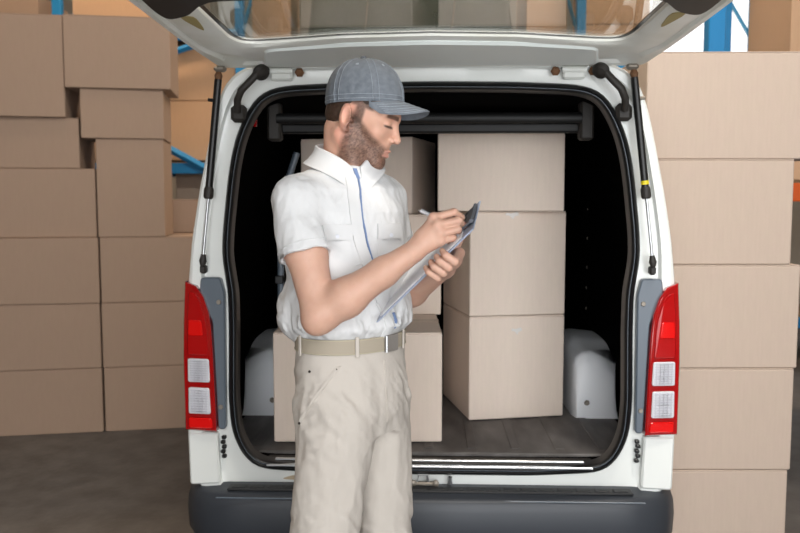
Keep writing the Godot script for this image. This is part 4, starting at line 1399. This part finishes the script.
func head_tint(p: Vector3, n: Vector3) -> Color:
	var x := absf(p.x)
	var c := lin(0.83, 0.65, 0.56)
	var soft := 0.5 + 0.5 * grain.get_noise_3d(p.x * 45.0, p.y * 45.0, p.z * 45.0)
	c = c.lerp(lin(0.80, 0.59, 0.50), soft * 0.5)
	# warmer cheeks, nose and ears
	if x > 0.068 and p.z < 0.012:
		c = c.lerp(lin(0.86, 0.60, 0.52), 0.5)
	# beard: below a line from the ear to the mouth
	var edge := 0.020 - 0.62 * maxf(p.z, 0.0)
	var b := smoothstep(0.010, -0.008, p.y - edge) * smoothstep(-0.016, 0.004, p.z) * smoothstep(-0.118, -0.098, p.y)
	if p.z > 0.075 and x < 0.03:
		b = maxf(b * smoothstep(-0.026, -0.032, p.y), 0.0)
	if p.z > 0.088 and x < 0.008 and p.y > -0.047:
		b *= 0.5
	# lips
	var lip := smoothstep(0.0225, 0.018, x) * smoothstep(0.0095, 0.0065, absf(p.y + 0.0515 + 0.0 * x)) * smoothstep(0.0905, 0.095, p.z)
	var st := 0.5 + 0.5 * grain.get_noise_3d(p.x * 330.0, p.y * 330.0, p.z * 330.0)
	var big := 0.5 + 0.5 * grain.get_noise_3d(p.x * 90.0 + 9.0, p.y * 90.0, p.z * 90.0)
	var beard := lin(0.25, 0.17, 0.13)
	c = c.lerp(beard, clampf(b * (0.48 + 0.62 * st + 0.3 * (big - 0.5)), 0.0, 0.92) * (1.0 - lip))
	c = c.lerp(lin(0.72, 0.50, 0.46), lip * 0.6)
	# hair in front of the ear, running down into the beard
	var tem := smoothstep(0.048, 0.054, x) * maxf(smoothstep(0.034, 0.042, p.y) * smoothstep(0.050, 0.040, p.z), smoothstep(0.030, 0.022, p.z) * smoothstep(-0.004, 0.008, p.z) * smoothstep(-0.01, 0.006, p.y))
	c = c.lerp(lin(0.22, 0.155, 0.12), tem * (0.62 + 0.36 * st))
	# brows and lash line
	if p.z > 0.055:
		var arch := 0.0405 + 0.10 * x * (1.0 - x / 0.05)
		var brow := smoothstep(0.0075, 0.0038, absf(p.y - arch)) * smoothstep(0.008, 0.013, x) * smoothstep(0.056, 0.048, x)
		c = c.lerp(lin(0.20, 0.135, 0.105), brow * (0.65 + 0.3 * st))
		var lash := smoothstep(0.0036, 0.0016, absf(p.y - 0.0155 + 0.06 * maxf(x - 0.03, 0.0))) * smoothstep(0.013, 0.017, x) * smoothstep(0.054, 0.048, x)
		c = c.lerp(lin(0.13, 0.09, 0.08), lash * 0.9)
	return c

func hair(man: Node3D, head: Transform3D) -> void:
	var f := Field.new()
	f.egg(Vector3(0, 0.046, -0.006), Vector3(0.0770, 0.076, 0.088), 0.02)
	f.egg(Vector3(0, -0.002, -0.040), Vector3(0.056, 0.038, 0.052), 0.03)
	f.cut(Vector3(0, 0, -0.024), Vector3(0, -0.25, 1).normalized(), 0.004)
	f.cut(Vector3(0, -0.042, 0), Vector3(0, -1, 0.1).normalized(), 0.006)
	for e in [-1.0, 1.0]:
		f.egg(Vector3(e * 0.0640, 0.058, 0.006), Vector3(0.0085, 0.022, 0.030), 0.010)
	f.bump = func(p: Vector3) -> float: return 0.0014 * grain.get_noise_3d(p.x * 160.0, p.y * 60.0, p.z * 160.0)
	var o := soft_new()
	f.mesh_into(o, Vector3(-0.09, -0.06, -0.125), Vector3(0.09, 0.15, 0.07), 0.0032, func(p: Vector3, _n: Vector3) -> Color:
		return lin(0.17, 0.12, 0.095).lerp(lin(0.28, 0.20, 0.15), 0.5 + 0.5 * grain.get_noise_3d(p.x * 300.0, p.y * 90.0, p.z * 300.0)), head)
	var m := paint("hair", Color.WHITE, 0.6)
	m.vertex_color_use_as_albedo = true
	part("hair", soft_mesh(o), m, man, "short dark brown hair")

# ---------------------------------------------------------------- cap
func cap(man: Node3D) -> void:
	var cloth := paint("cap_cloth", Color(0.455, 0.48, 0.51), 0.9)
	cloth.albedo_texture = noise_tex(0.02, Color(0.80, 0.81, 0.82), Color(1, 1, 1), 5, 41)
	cloth.uv1_triplanar = true
	cloth.uv1_scale = Vector3(5, 5, 5)
	cloth.normal_enabled = true
	cloth.normal_texture = normal_tex(0.3, 2.0, 17)
	cloth.normal_scale = 0.35
	var thread := paint("cap_thread", Color(0.57, 0.60, 0.63), 0.9)
	var c := Node3D.new()
	c.name = "cap"
	c.set_meta("label", "faded grey baseball cap")
	man.add_child(c)
	c.transform = Transform3D(Basis(Vector3.UP, deg_to_rad(76.0)) * Basis(Vector3.RIGHT, deg_to_rad(2.0)), Vector3(0.028, 1.751, 0.0))
	var crown_at := func(az: float, el: float, out: float) -> Vector3:
		var r := pow(cos(el), 0.74)
		var a := fposmod(az + PI / 6.0, PI / 3.0) - PI / 6.0
		var seam := -0.0022 * exp(-pow(a * 0.09 * r / 0.0035, 2.0)) + 0.0012 * exp(-pow((absf(a) * 0.09 * r - 0.008) / 0.004, 2.0))
		var puff := 0.0035 * cos(a * 3.0) * sin(el * 2.0)
		var crumple := 0.0022 * grain.get_noise_3d(sin(az) * 4.0, el * 5.0, cos(az) * 4.0)
		var k: float = 1.0 + (seam + puff + crumple + out) / 0.095
		var front := 0.5 + 0.5 * cos(az)
		var y := sin(el) * (0.114 + 0.004 * (1.0 - front))
		var lean := -0.006 * sin(el)
		return Vector3(sin(az) * 0.0835 * r * k, y * (1.0 + out / 0.12) - 0.006 * (1.0 - front), cos(az) * 0.1025 * r * k + lean)
	var m := MB.new()
	var loops := []
	for j in 30:
		var l := PackedVector3Array()
		for i in 120:
			l.append(crown_at.call(TAU * i / 120.0, PI * 0.5 * j / 29.5, 0.0))
		loops.append(l)
	var inside := []
	for j in range(24, -1, -1):
		var l := PackedVector3Array()
		for i in 120:
			l.append(crown_at.call(TAU * i / 120.0, PI * 0.5 * j / 29.5, -0.003))
		inside.append(l)
	m.rows(loops)
	m.fan(loops[-1])
	m.rows([inside[-1], loops[0]])
	m.rows(inside)
	part("crown", m, cloth, c, "", 60.0)
	# sweat band edge stitching and the seams' stitch lines
	for o in [0.0075, 0.0185]:
		var p := []
		for i in 121:
			var el: float = o / 0.119
			p.append(crown_at.call(TAU * i / 120.0, el, 0.0006))
		part("stitch_line", tube(p, 0.0006, 4), thread, c)
	for s in 6:
		for d in [-1.0, 1.0]:
			var p := []
			for j in 25:
				var el: float = PI * 0.5 * (j + 0.5) / 27.0
				p.append(crown_at.call(s * PI / 3.0 + d * 0.0075 / (0.095 * pow(cos(el), 0.74)), el, 0.0005))
			part("stitch_line", tube(p, 0.0006, 4), thread, c)
	part("button", lathe([Vector2(0.0, -0.002), Vector2(0.008, -0.002), Vector2(0.0085, 0.001), Vector2(0.006, 0.0045), Vector2(0.0, 0.0055)], 16), cloth, c).position = crown_at.call(0.0, PI * 0.5, 0.0) + Vector3(0, 0.001, 0)
	# eyelets
	for s in 6:
		var az: float = (s + 0.5) * PI / 3.0
		var p: Vector3 = crown_at.call(az, 0.95, 0.0005)
		part("eyelet", lathe([Vector2(0.002, 0.0), Vector2(0.0042, 0.0), Vector2(0.0042, 0.001), Vector2(0.002, 0.001)], 10), thread, c).transform = Transform3D(Basis(Quaternion(Vector3.UP, (p - Vector3(0, 0.03, 0)).normalized())), p)
	# brim
	var brim_at := func(u: float, v: float, up: float) -> Vector3:
		var az := u * 1.22
		var inner := Vector3(sin(az) * 0.084, 0.002, cos(az) * 0.103)
		var reach := 0.068 * pow(maxf(1.0 - pow(absf(u), 2.6), 0.0), 0.55)
		var z := inner.z + reach * v
		var x := inner.x * (1.0 + 0.06 * v * (1.0 - u * u))
		return Vector3(x, 0.004 - 0.33 * reach * v - 4.6 * x * x * (0.35 + 0.65 * v) * (1.0 if reach > 0.0 else 0.6) + up, z)
	m = MB.new()
	var rows := []
	for v in 11:
		var l := PackedVector3Array()
		for u in 41:
			l.append(brim_at.call(-1.0 + u / 20.0, v / 10.0, 0.0015))
		rows.append(l)
	for v in range(10, -1, -1):
		var l := PackedVector3Array()
		for u in 41:
			l.append(brim_at.call(-1.0 + u / 20.0, v / 10.0, -0.0018))
		rows.append(l)
	m.rows(rows, false, true)
	var br := part("brim", m, cloth, c, "curved grey brim", 60.0)
	for v in [0.25, 0.45, 0.65, 0.82, 0.95]:
		var p := []
		for u in 37:
			p.append(brim_at.call(-0.9 + u * 0.05, v, 0.0019))
		part("stitch_line", tube(p, 0.0005, 4), thread, br)

# ---------------------------------------------------------------- shirt
# sections from the waist up: y, x, z, half width, half depth, turn; the chest is turned less than the hips
const SHIRT := [[1.110, -0.006, 0.0, 0.142, 0.106, 52.0], [1.152, -0.006, 0.0, 0.155, 0.118, 52.0], [1.180, -0.006, 0.0, 0.172, 0.136, 52.0], [1.22, -0.008, 0.0, 0.172, 0.134, 48.0], [1.30, -0.015, 0.0, 0.168, 0.128, 38.0], [1.40, -0.027, 0.0, 0.168, 0.126, 28.0], [1.47, -0.030, 0.0, 0.166, 0.122, 25.0], [1.53, -0.028, -0.004, 0.150, 0.102, 25.0], [1.56, -0.023, -0.006, 0.108, 0.080, 25.0], [1.588, -0.020, -0.006, 0.072, 0.066, 25.0]]

func front_at(y: float) -> Transform3D:
	var j := 0
	while j < SHIRT.size() - 2 and y > SHIRT[j + 1][0]:
		j += 1
	var f: float = clampf((y - SHIRT[j][0]) / (SHIRT[j + 1][0] - SHIRT[j][0]), 0.0, 1.0)
	return Transform3D(Basis(Vector3.UP, deg_to_rad(lerpf(SHIRT[j][5], SHIRT[j + 1][5], f))), Vector3(lerpf(SHIRT[j][1], SHIRT[j + 1][1], f), y, 0))

var shirt_field: Field

func ribbon(path: Array, dirs, half: float, thick: float, field: Field, side, lift_by := 0.002) -> MB:
	# a strip that clings to the cloth: centre points start off the body and fall along their direction
	var top := []
	var low := []
	for k in path.size():
		var dir: Vector3 = dirs[k] if dirs is Array else dirs
		var sd: Vector3 = side[k] if side is Array else side
		var under := PackedVector3Array()
		var l := PackedVector3Array()
		for j in 5:
			var s := -1.0 + j * 0.5
			var q: Vector3 = field.hit(path[k] + sd * half * s, dir)
			l.append(q - dir * lift_by)
			under.append(q + dir * thick)
		top.append(l)
		low.append(under)
	var m := MB.new()
	m.rows(top, false)
	m.rows(low, false)
	for j in [0, 4]:
		for k in top.size() - 1:
			m.quad(top[k][j], top[k + 1][j], low[k + 1][j], low[k][j])
	for k in [0, top.size() - 1]:
		for j in 4:
			m.quad(top[k][j], top[k][j + 1], low[k][j + 1], low[k][j])
	return m

func shirt(man: Node3D, torso: Transform3D) -> void:
	var white := paint("shirt_cloth", Color(0.81, 0.81, 0.81), 0.85)
	white.normal_enabled = true
	white.normal_texture = normal_tex(0.25, 1.5, 23)
	white.normal_scale = 0.12
	white.uv1_triplanar = true
	white.uv1_scale = Vector3(6, 6, 6)
	var f := Field.new()
	shirt_field = f
	var chest := Transform3D(Basis(Vector3.UP, deg_to_rad(25.0)), Vector3(-0.021, 0, 0))
	f.stack(SHIRT, Transform3D.IDENTITY, 0.03)
	f.bone(chest * Vector3(-0.05, 1.552, -0.014), SHOULDER_R + Vector3(0.012, 0.012, 0), 0.034, 0.050, 0.05)
	f.bone(chest * Vector3(0.05, 1.552, -0.014), SHOULDER_L + Vector3(-0.010, 0.008, 0), 0.034, 0.050, 0.05)
	f.egg(torso * Vector3(-0.085, 1.205, -0.075), Vector3(0.085, 0.075, 0.085), 0.05)
	var dr := (ELBOW_R - SHOULDER_R).normalized()
	var cr := SHOULDER_R + dr * 0.145
	var dl := (ELBOW_L - SHOULDER_L).normalized()
	var cl := SHOULDER_L + dl * 0.12
	f.put(4, 0, SHOULDER_R, cr - SHOULDER_R, 0.058, 0.068, 0.03, Transform3D.IDENTITY, Vector3.ONE, null)
	f.put(4, 0, SHOULDER_L, cl - SHOULDER_L, 0.056, 0.064, 0.03, Transform3D.IDENTITY, Vector3.ONE, null)
	f.bump = func(p: Vector3) -> float:
		var q := torso.affine_inverse() * p
		var low := smoothstep(1.30, 1.19, p.y) * smoothstep(1.15, 1.185, p.y)
		var r1 := 1.0 - absf(grain.get_noise_3d(q.x * 7.0 + 3.0, p.y * 4.5 + q.x * 5.0, q.z * 7.0)) * 2.2
		var r2 := 1.0 - absf(grain.get_noise_3d(q.x * 14.0, p.y * 5.0 - q.x * 6.0, q.z * 14.0 + 5.0)) * 2.4
		var soft := grain.get_noise_3d(q.x * 3.0, p.y * 2.5, q.z * 3.0 + 11.0)
		return -0.0080 * (r1 - 0.45) * (0.55 + 1.1 * low) - 0.0042 * (r2 - 0.4) * (0.5 + low) - 0.003 * soft
	var o := soft_new()
	# the sleeves end in open cuffs
	for s in [[cr, dr, 0.11], [cl, dl, 0.11]]:
		var d: Vector3 = s[1]
		var b := Basis(Quaternion(Vector3.UP, d))
		f.put(1, 1, s[0], Vector3.ONE, 0, 0, 0.003, Transform3D(b, s[0]).affine_inverse(), Vector3(0.059, 0.030, 0.059), null)
	f.put(1, 1, Vector3.ZERO, Vector3.ONE, 0, 0, 0.004, (chest * Transform3D(Basis.IDENTITY, Vector3(0, 1.635, -0.002))).affine_inverse(), Vector3(0.060, 0.075, 0.057), null)
	f.mesh_into(o, Vector3(-0.30, 1.08, -0.32), Vector3(0.27, 1.64, 0.30), 0.0055)
	var sh := part("shirt", soft_mesh(o), white, man, "white short sleeved polo shirt")
	# collar: a folded band round the neck, open in front
	var m := MB.new()
	var rows := []
	for k in 61:
		var u := -1.0 + k / 30.0                      # -1 right front, 0 back, 1 left front
		var az := PI + u * (PI - 0.16)
		var fr := pow(absf(u), 3.0)
		var ring := Vector3(sin(az) * 0.073, 0, cos(az) * 0.071 - 0.010 + 0.008 * fr)
		var o2 := Vector3(sin(az), 0, cos(az))
		var top := 1.654 - 0.046 * pow(absf(u), 1.7) - 0.022 * pow(absf(u), 6.0)
		var fall := 0.044 + 0.024 * pow(absf(u), 4.0)
		var out := 0.022 + 0.010 * (1.0 - fr)
		var l := PackedVector3Array()
		l.append(ring + o2 * -0.004 + Vector3(0, top - 0.040, 0))
		l.append(ring + o2 * -0.003 + Vector3(0, top - 0.006, 0))
		l.append(ring + o2 * -0.001 + Vector3(0, top, 0))
		l.append(ring + o2 * 0.004 + Vector3(0, top - 0.001, 0))
		l.append(ring + o2 * (0.008) + Vector3(0, top - fall * 0.35, 0))
		l.append(ring + o2 * (0.005 + out * 0.6) + Vector3(0, top - fall * 0.8, 0))
		l.append(ring + o2 * (0.004 + out) + Vector3(0, top - fall, 0.004 * fr))
		l.append(ring + o2 * (0.001 + out) + Vector3(0, top - fall - 0.001, 0.004 * fr))
		l.append(ring + o2 * (out * 0.5) + Vector3(0, top - fall * 0.8, 0))
		l.append(ring + o2 * 0.004 + Vector3(0, top - fall * 0.4, 0))
		for j in l.size():
			l[j] = chest * l[j]
		rows.append(l)
	m.rows(rows)
	m.fan(rows[0], true)
	m.fan(rows[-1])
	part("collar", m, white, sh, "white folded collar", 60.0)
	# button placket with a blue striped inner edge
	var fwd := -(torso.basis * Vector3(0, 0, 1))
	var lft := torso.basis * Vector3(1, 0, 0)
	var path := []
	var blue_path := []
	var dirs := []
	var sides := []
	for k in 24:
		var fr := front_at(1.566 - k * 0.0182)
		path.append(fr * Vector3(-0.014, 0, 0.25))
		blue_path.append(fr * Vector3(0.004 + 0.0015 * sin(k * 0.9), 0, 0.25))
		dirs.append(-fr.basis.z)
		sides.append(fr.basis.x)
	part("placket", ribbon(path, dirs, 0.015, 0.002, f, sides, 0.003), white, sh, "", 50.0)
	var blue := paint("shirt_blue", Color(0.42, 0.50, 0.65), 0.8)
	part("placket_edge", ribbon(blue_path.slice(0, 17), dirs, 0.0021, 0.002, f, sides, 0.0036), blue, sh, "blue inner edge of the shirt front", 50.0)
	part("placket_edge", ribbon([torso * Vector3(0.014, 1.215, 0.25), torso * Vector3(0.014, 1.195, 0.25), torso * Vector3(0.010, 1.175, 0.25)], fwd, 0.0045, 0.002, f, lft, 0.003), blue, sh, "blue lining showing above the belt", 50.0)
	# inside of the open neck
	part("neck_lining", ribbon([chest * Vector3(-0.002, 1.582, 0.25), chest * Vector3(-0.001, 1.574, 0.25), chest * Vector3(0.0, 1.566, 0.25), chest * Vector3(0.002, 1.556, 0.25)], -chest.basis.z, 0.005, 0.002, f, chest.basis.x, 0.004), blue, sh, "blue lining at the open collar", 50.0)
	fwd = -chest.basis.z
	lft = chest.basis.x
	for e in [-0.072, 0.078]:
		var p := []
		for k in 6:
			p.append(chest * Vector3(e, 1.442 - k * 0.0075, 0.25))
		var fl := part("pocket_flap", ribbon(p, fwd, 0.040, 0.003, f, lft, 0.0065), white, sh, "buttoned chest pocket flap", 40.0)
		part("button", lathe([Vector2(0.0, 0.0), Vector2(0.0055, 0.0), Vector2(0.005, 0.0018), Vector2(0.0, 0.0018)], 12), paint("button_grey", Color(0.80, 0.81, 0.84), 0.4), fl).transform = Transform3D(chest.basis * Basis(Vector3(1, 0, 0), PI / 2), f.hit(chest * Vector3(e, 1.413, 0.25), fwd) - fwd * 0.0068)
		p = []
		for k in 9:
			p.append(chest * Vector3(e, 1.400 - k * 0.011, 0.25))
		part("pocket", ribbon(p, fwd, 0.037, 0.002, f, lft, 0.0016), white, sh, "patch chest pocket", 40.0)
	# cuff hems
	for s in [[cr, dr], [cl, dl]]:
		var d: Vector3 = s[1]
		var b := Basis(Quaternion(Vector3.UP, d))
		var ring := []
		for k in 49:
			var az := TAU * k / 48.0
			var outw := b * Vector3(cos(az), 0, sin(az))
			ring.append(f.hit(s[0] - d * 0.020 + outw * 0.11, -outw) + outw * 0.0006)
		part("cuff_seam", tube(ring, 0.0011, 5), white, sh)

# ---------------------------------------------------------------- trousers, belt and shoes
const HIP_R := Vector3(-0.040, 0.985, 0.066)
const HIP_L := Vector3(0.046, 0.975, -0.066)
const KNEE_R := Vector3(-0.083, 0.56, 0.105)
const KNEE_L := Vector3(0.078, 0.53, -0.070)
const ANKLE_R := Vector3(-0.112, 0.10, 0.075)
const ANKLE_L := Vector3(0.085, 0.10, -0.105)

func trousers(man: Node3D, torso: Transform3D) -> void:
	var beige := paint("trouser_cloth", Color(0.735, 0.705, 0.67), 0.88)
	beige.normal_enabled = true
	beige.normal_texture = normal_tex(0.3, 1.5, 29)
	beige.normal_scale = 0.15
	beige.uv1_triplanar = true
	beige.uv1_scale = Vector3(6, 6, 6)
	var f := Field.new()
	f.stack([[0.90, 0, 0.0, 0.150, 0.115], [0.96, 0, 0.0, 0.172, 0.130], [1.02, 0, 0.0, 0.171, 0.130], [1.09, 0, 0.0, 0.164, 0.125], [1.163, 0, 0.0, 0.160, 0.121]], torso, 0.04)
	f.bone(HIP_R + Vector3(0, -0.02, 0), KNEE_R, 0.106, 0.082, 0.02)
	f.bone(KNEE_R, ANKLE_R + Vector3(0, -0.03, 0), 0.082, 0.072, 0.03)
	f.bone(HIP_L + Vector3(0, -0.02, 0), KNEE_L, 0.098, 0.079, 0.02)
	f.bone(KNEE_L, ANKLE_L + Vector3(0, -0.03, 0), 0.079, 0.072, 0.03)
	f.cut(Vector3(0, 0.045, 0), Vector3(0, -1, 0), 0.004)
	f.cut(Vector3(0, 1.160, 0), Vector3(0, 1, 0), 0.004)
	f.bump = func(p: Vector3) -> float:
		var q := torso.affine_inverse() * p
		var hip := smoothstep(0.80, 0.98, p.y) * smoothstep(1.10, 1.04, p.y)
		var knee := exp(-pow((p.y - 0.58) / 0.16, 2.0))
		var r1 := 1.0 - absf(grain.get_noise_3d(q.x * 4.5 + 1.0, p.y * 8.0 + q.x * 9.0, q.z * 4.0)) * 2.2
		var r2 := 1.0 - absf(grain.get_noise_3d(q.x * 9.0, p.y * 2.6, q.z * 9.0 + 7.0)) * 2.2
		var soft := grain.get_noise_3d(q.x * 4.0, p.y * 3.0, q.z * 4.0 + 17.0)
		return -0.0062 * (r1 - 0.45) * (0.3 + hip + 0.8 * knee) - 0.006 * (r2 - 0.45) * smoothstep(1.10, 1.0, p.y) - 0.004 * soft
	var o := soft_new()
	f.mesh_into(o, Vector3(-0.28, 0.03, -0.28), Vector3(0.26, 1.16, 0.27), 0.0075)
	var tr := part("trousers", soft_mesh(o), beige, man, "beige chino trousers")
	var fwd := -(torso.basis * Vector3(0, 0, 1))
	var lft := torso.basis * Vector3(1, 0, 0)
	# fly seam, slanted pockets, side seam
	var p := []
	for k in 14:
		p.append(torso * Vector3(-0.016 + 0.012 * pow(k / 13.0, 3.0), 1.095 - k * 0.0125, 0.25))
	part("fly_seam", ribbon(p, fwd, 0.0022, 0.001, f, lft, 0.0018), beige, tr)
	var side_dir := torso.basis * Vector3(1, 0, -0.35).normalized()
	var fb := torso.basis * Vector3(0, 0, 1)
	p = []
	for k in 12:
		p.append(torso * Vector3(-0.30, 1.092 - k * 0.013, 0.135 - 0.0095 * k))
	part("pocket_edge", ribbon(p, side_dir, 0.005, 0.001, f, fb, 0.003), beige, tr, "slanted front pocket edge")
	var rivet := paint("rivet", Color(0.20, 0.17, 0.15), 0.5, 0.4)
	for q in [[1.084, 0.128], [0.945, 0.028], [1.076, 0.055]]:
		var h: Vector3 = f.hit(torso * Vector3(-0.30, q[0], q[1]), side_dir)
		part("rivet", lathe([Vector2(0.0, 0.0), Vector2(0.0035, 0.0), Vector2(0.003, 0.0018), Vector2(0.0, 0.002)], 10), rivet, tr, "small dark rivet").transform = Transform3D(Basis(Quaternion(Vector3.UP, -side_dir)), h - side_dir * 0.0012)
	p = []
	for k in 30:
		p.append(Vector3(-0.32, 0.94 - k * 0.016, 0.055 + 0.0010 * k))
	part("side_seam", ribbon(p, Vector3(1, 0, 0.0), 0.0018, 0.001, f, Vector3(0, 0, 1), 0.0012), beige, tr)
	# belt
	var web := paint("belt_web", Color(0.625, 0.585, 0.52), 0.75)
	web.normal_enabled = true
	web.normal_texture = normal_tex(0.4, 2.0, 31)
	web.normal_scale = 0.3
	web.uv1_triplanar = true
	web.uv1_scale = Vector3(8, 8, 8)
	var belt := Node3D.new()
	belt.name = "belt"
	belt.set_meta("label", "khaki web belt with flat metal buckle")
	man.add_child(belt)
	belt.transform = torso
	var band := func(y0: float, y1: float, rx: float, rz: float, th: float) -> MB:
		var m := MB.new()
		var loops := []
		for e in [[y0, 0.0], [y0, th], [y0 + 0.002, th + 0.0008], [y1 - 0.002, th + 0.0008], [y1, th], [y1, 0.0]]:
			var l := PackedVector3Array()
			for k in 96:
				var az := TAU * k / 96.0
				l.append(Vector3(sin(az) * (rx + e[1]), e[0], cos(az) * (rz + e[1])))
			loops.append(l)
		m.rows(loops, true, true)
		return m
	part("strap", band.call(1.119, 1.157, 0.1635, 0.1245, 0.003), web, belt)
	part("strap_edge", band.call(1.1195, 1.122, 0.1665, 0.1275, 0.0012), paint("belt_edge", Color(0.68, 0.645, 0.56), 0.8), belt)
	part("strap_edge", band.call(1.154, 1.1565, 0.1665, 0.1275, 0.0012), mats.belt_edge, belt)
	var on_belt := func(az: float, out: float) -> Transform3D:
		var q := Vector3(sin(az) * (0.1665 + out), 1.138, cos(az) * (0.1275 + out))
		var nrm := Vector3(sin(az) / 0.1665, 0, cos(az) / 0.1275).normalized()
		return Transform3D(Basis(Vector3.UP.cross(nrm), Vector3.UP, nrm), q)
	var metal := paint("buckle_metal", Color(0.56, 0.54, 0.52), 0.45, 0.3)
	var bu := part("buckle", cbox(Vector3(0.052, 0.044, 0.006), 0.002), metal, belt, "flat brushed metal buckle")
	bu.transform = on_belt.call(0.03, 0.005)
	part("buckle_lip", cbox(Vector3(0.004, 0.045, 0.008), 0.0015, Vector3(-0.024, 0, 0.001)), mats.steel, bu)
	for az in [-0.62, -1.75, 0.42, 1.5, 2.6, -2.7]:
		var lp := part("belt_loop", cbox(Vector3(0.010, 0.052, 0.004), 0.0015), beige, tr)
		lp.transform = torso * on_belt.call(az, 0.0045)
	# shoes
	var leather := paint("shoe_leather", Color(0.26, 0.17, 0.12), 0.4)
	var s_tex := paint("shoe_sole", Color(0.09, 0.08, 0.07), 0.8)
	for a in [[ANKLE_R, 40.0], [ANKLE_L, 58.0]]:
		var b := Basis(Vector3.UP, deg_to_rad(a[1]))
		var at: Vector3 = Vector3(a[0].x, 0, a[0].z)
		var sf := Field.new()
		var fr := Transform3D(b, at)
		sf.bone(fr * Vector3(0, 0.055, -0.045), fr * Vector3(0, 0.048, 0.10), 0.036, 0.040, 0.03)
		sf.bone(fr * Vector3(0, 0.048, 0.10), fr * Vector3(0, 0.042, 0.17), 0.042, 0.030, 0.03)
		sf.bone(fr * Vector3(0, 0.06, -0.03), fr * Vector3(0, 0.12, -0.02), 0.040, 0.042, 0.03)
		sf.cut(Vector3(0, 0.022, 0), Vector3(0, -1, 0), 0.003)
		var so := soft_new()
		sf.mesh_into(so, at - Vector3(0.26, 0, 0.26), at + Vector3(0.26, 0.18, 0.26), 0.009)
		var shoe := part("shoe", soft_mesh(so), leather, man, "brown leather shoe")
		var sole := MB.new()
		var poly := smooth_poly([Vector2(-0.036, -0.085), Vector2(0.036, -0.085), Vector2(0.040, 0.0), Vector2(0.046, 0.10), Vector2(0.036, 0.18), Vector2(0.0, 0.207), Vector2(-0.036, 0.18), Vector2(-0.046, 0.10), Vector2(-0.040, 0.0)], 4)
		sole.add(slab(poly, 0.0, 0.024, 0.003), fr * Transform3D(Basis(Vector3(1, 0, 0), Vector3(0, 0, 1), Vector3(0, 1, 0)), Vector3.ZERO))
		part("sole", sole, s_tex, shoe)

# ---------------------------------------------------------------- clipboard and pen
func clipboard() -> void:
	var root := Vector3(-0.12, 0, -2.10)
	var c := thing("clipboard", "clipboard with white papers and grey metal clip in the man's hand", "clipboard")
	c.transform = Transform3D(board_frame.basis, board_frame.origin + root)
	part("backing_board", cbox(Vector3(0.228, 0.004, 0.345), 0.0015), paint("board_blue_grey", Color(0.62, 0.66, 0.74), 0.4), c)
	var paper := paint("paper", Color(0.93, 0.935, 0.95), 0.8)
	for k in 3:
		part("paper_sheet", cbox(Vector3(0.208, 0.0006, 0.29), 0.0002, Vector3(0.0015 * k, 0.0024 + k * 0.0007, -0.012 - 0.001 * k)), paper, c)
	var dark := paint("clip_metal", Color(0.42, 0.43, 0.46), 0.35, 0.4)
	var cl := part("clip", cbox(Vector3(0.13, 0.005, 0.05), 0.0025, Vector3(0, 0.009, 0.142)), dark, c, "dark grey spring clip")
	part("clip_roll", tube([Vector3(-0.065, 0.009, 0.168), Vector3(0.065, 0.009, 0.168)], 0.005, 12), dark, cl)
	part("clip_edge", tube([Vector3(-0.065, 0.007, 0.118), Vector3(0.065, 0.007, 0.118)], 0.004, 10), mats.steel, cl)
	for x in [-0.045, 0.0, 0.045]:
		part("clip_slot", cbox(Vector3(0.022, 0.001, 0.010), 0.0003, Vector3(x, 0.0118, 0.142)), mats.rubber, cl)
	# pen
	var a := Vector3(0.1702, 1.4749, 0.135)
	var tip := above_board(Vector3(0.2842, 1.4125, 0.11), 0.005)
	tip = board_frame * ((board_frame.affine_inverse() * tip) * Vector3(1, 0, 1) + Vector3(0, 0.0045, 0))
	var d := (tip - a)
	var pn := thing("pen", "slim silver ballpoint pen in the man's writing hand", "pen", root + a)
	part("barrel", tube([Vector3.ZERO, d * 0.02, d * 0.86], [0.0035, 0.0042, 0.0042], 12), paint("pen_silver", Color(0.80, 0.80, 0.82), 0.35, 0.3), pn)
	part("pen_tip", tube([d * 0.86, d * 0.97, d], [0.004, 0.0015, 0.0006], 10), mats.steel, pn)
	part("push_button", tube([-d * 0.05, Vector3.ZERO], 0.0022, 8), mats.steel, pn)
	part("pocket_clip", tube([d * 0.02 + Vector3(0, 0.006, 0), d * 0.30 + Vector3(0, 0.006, 0)], 0.0013, 6), mats.steel, pn)
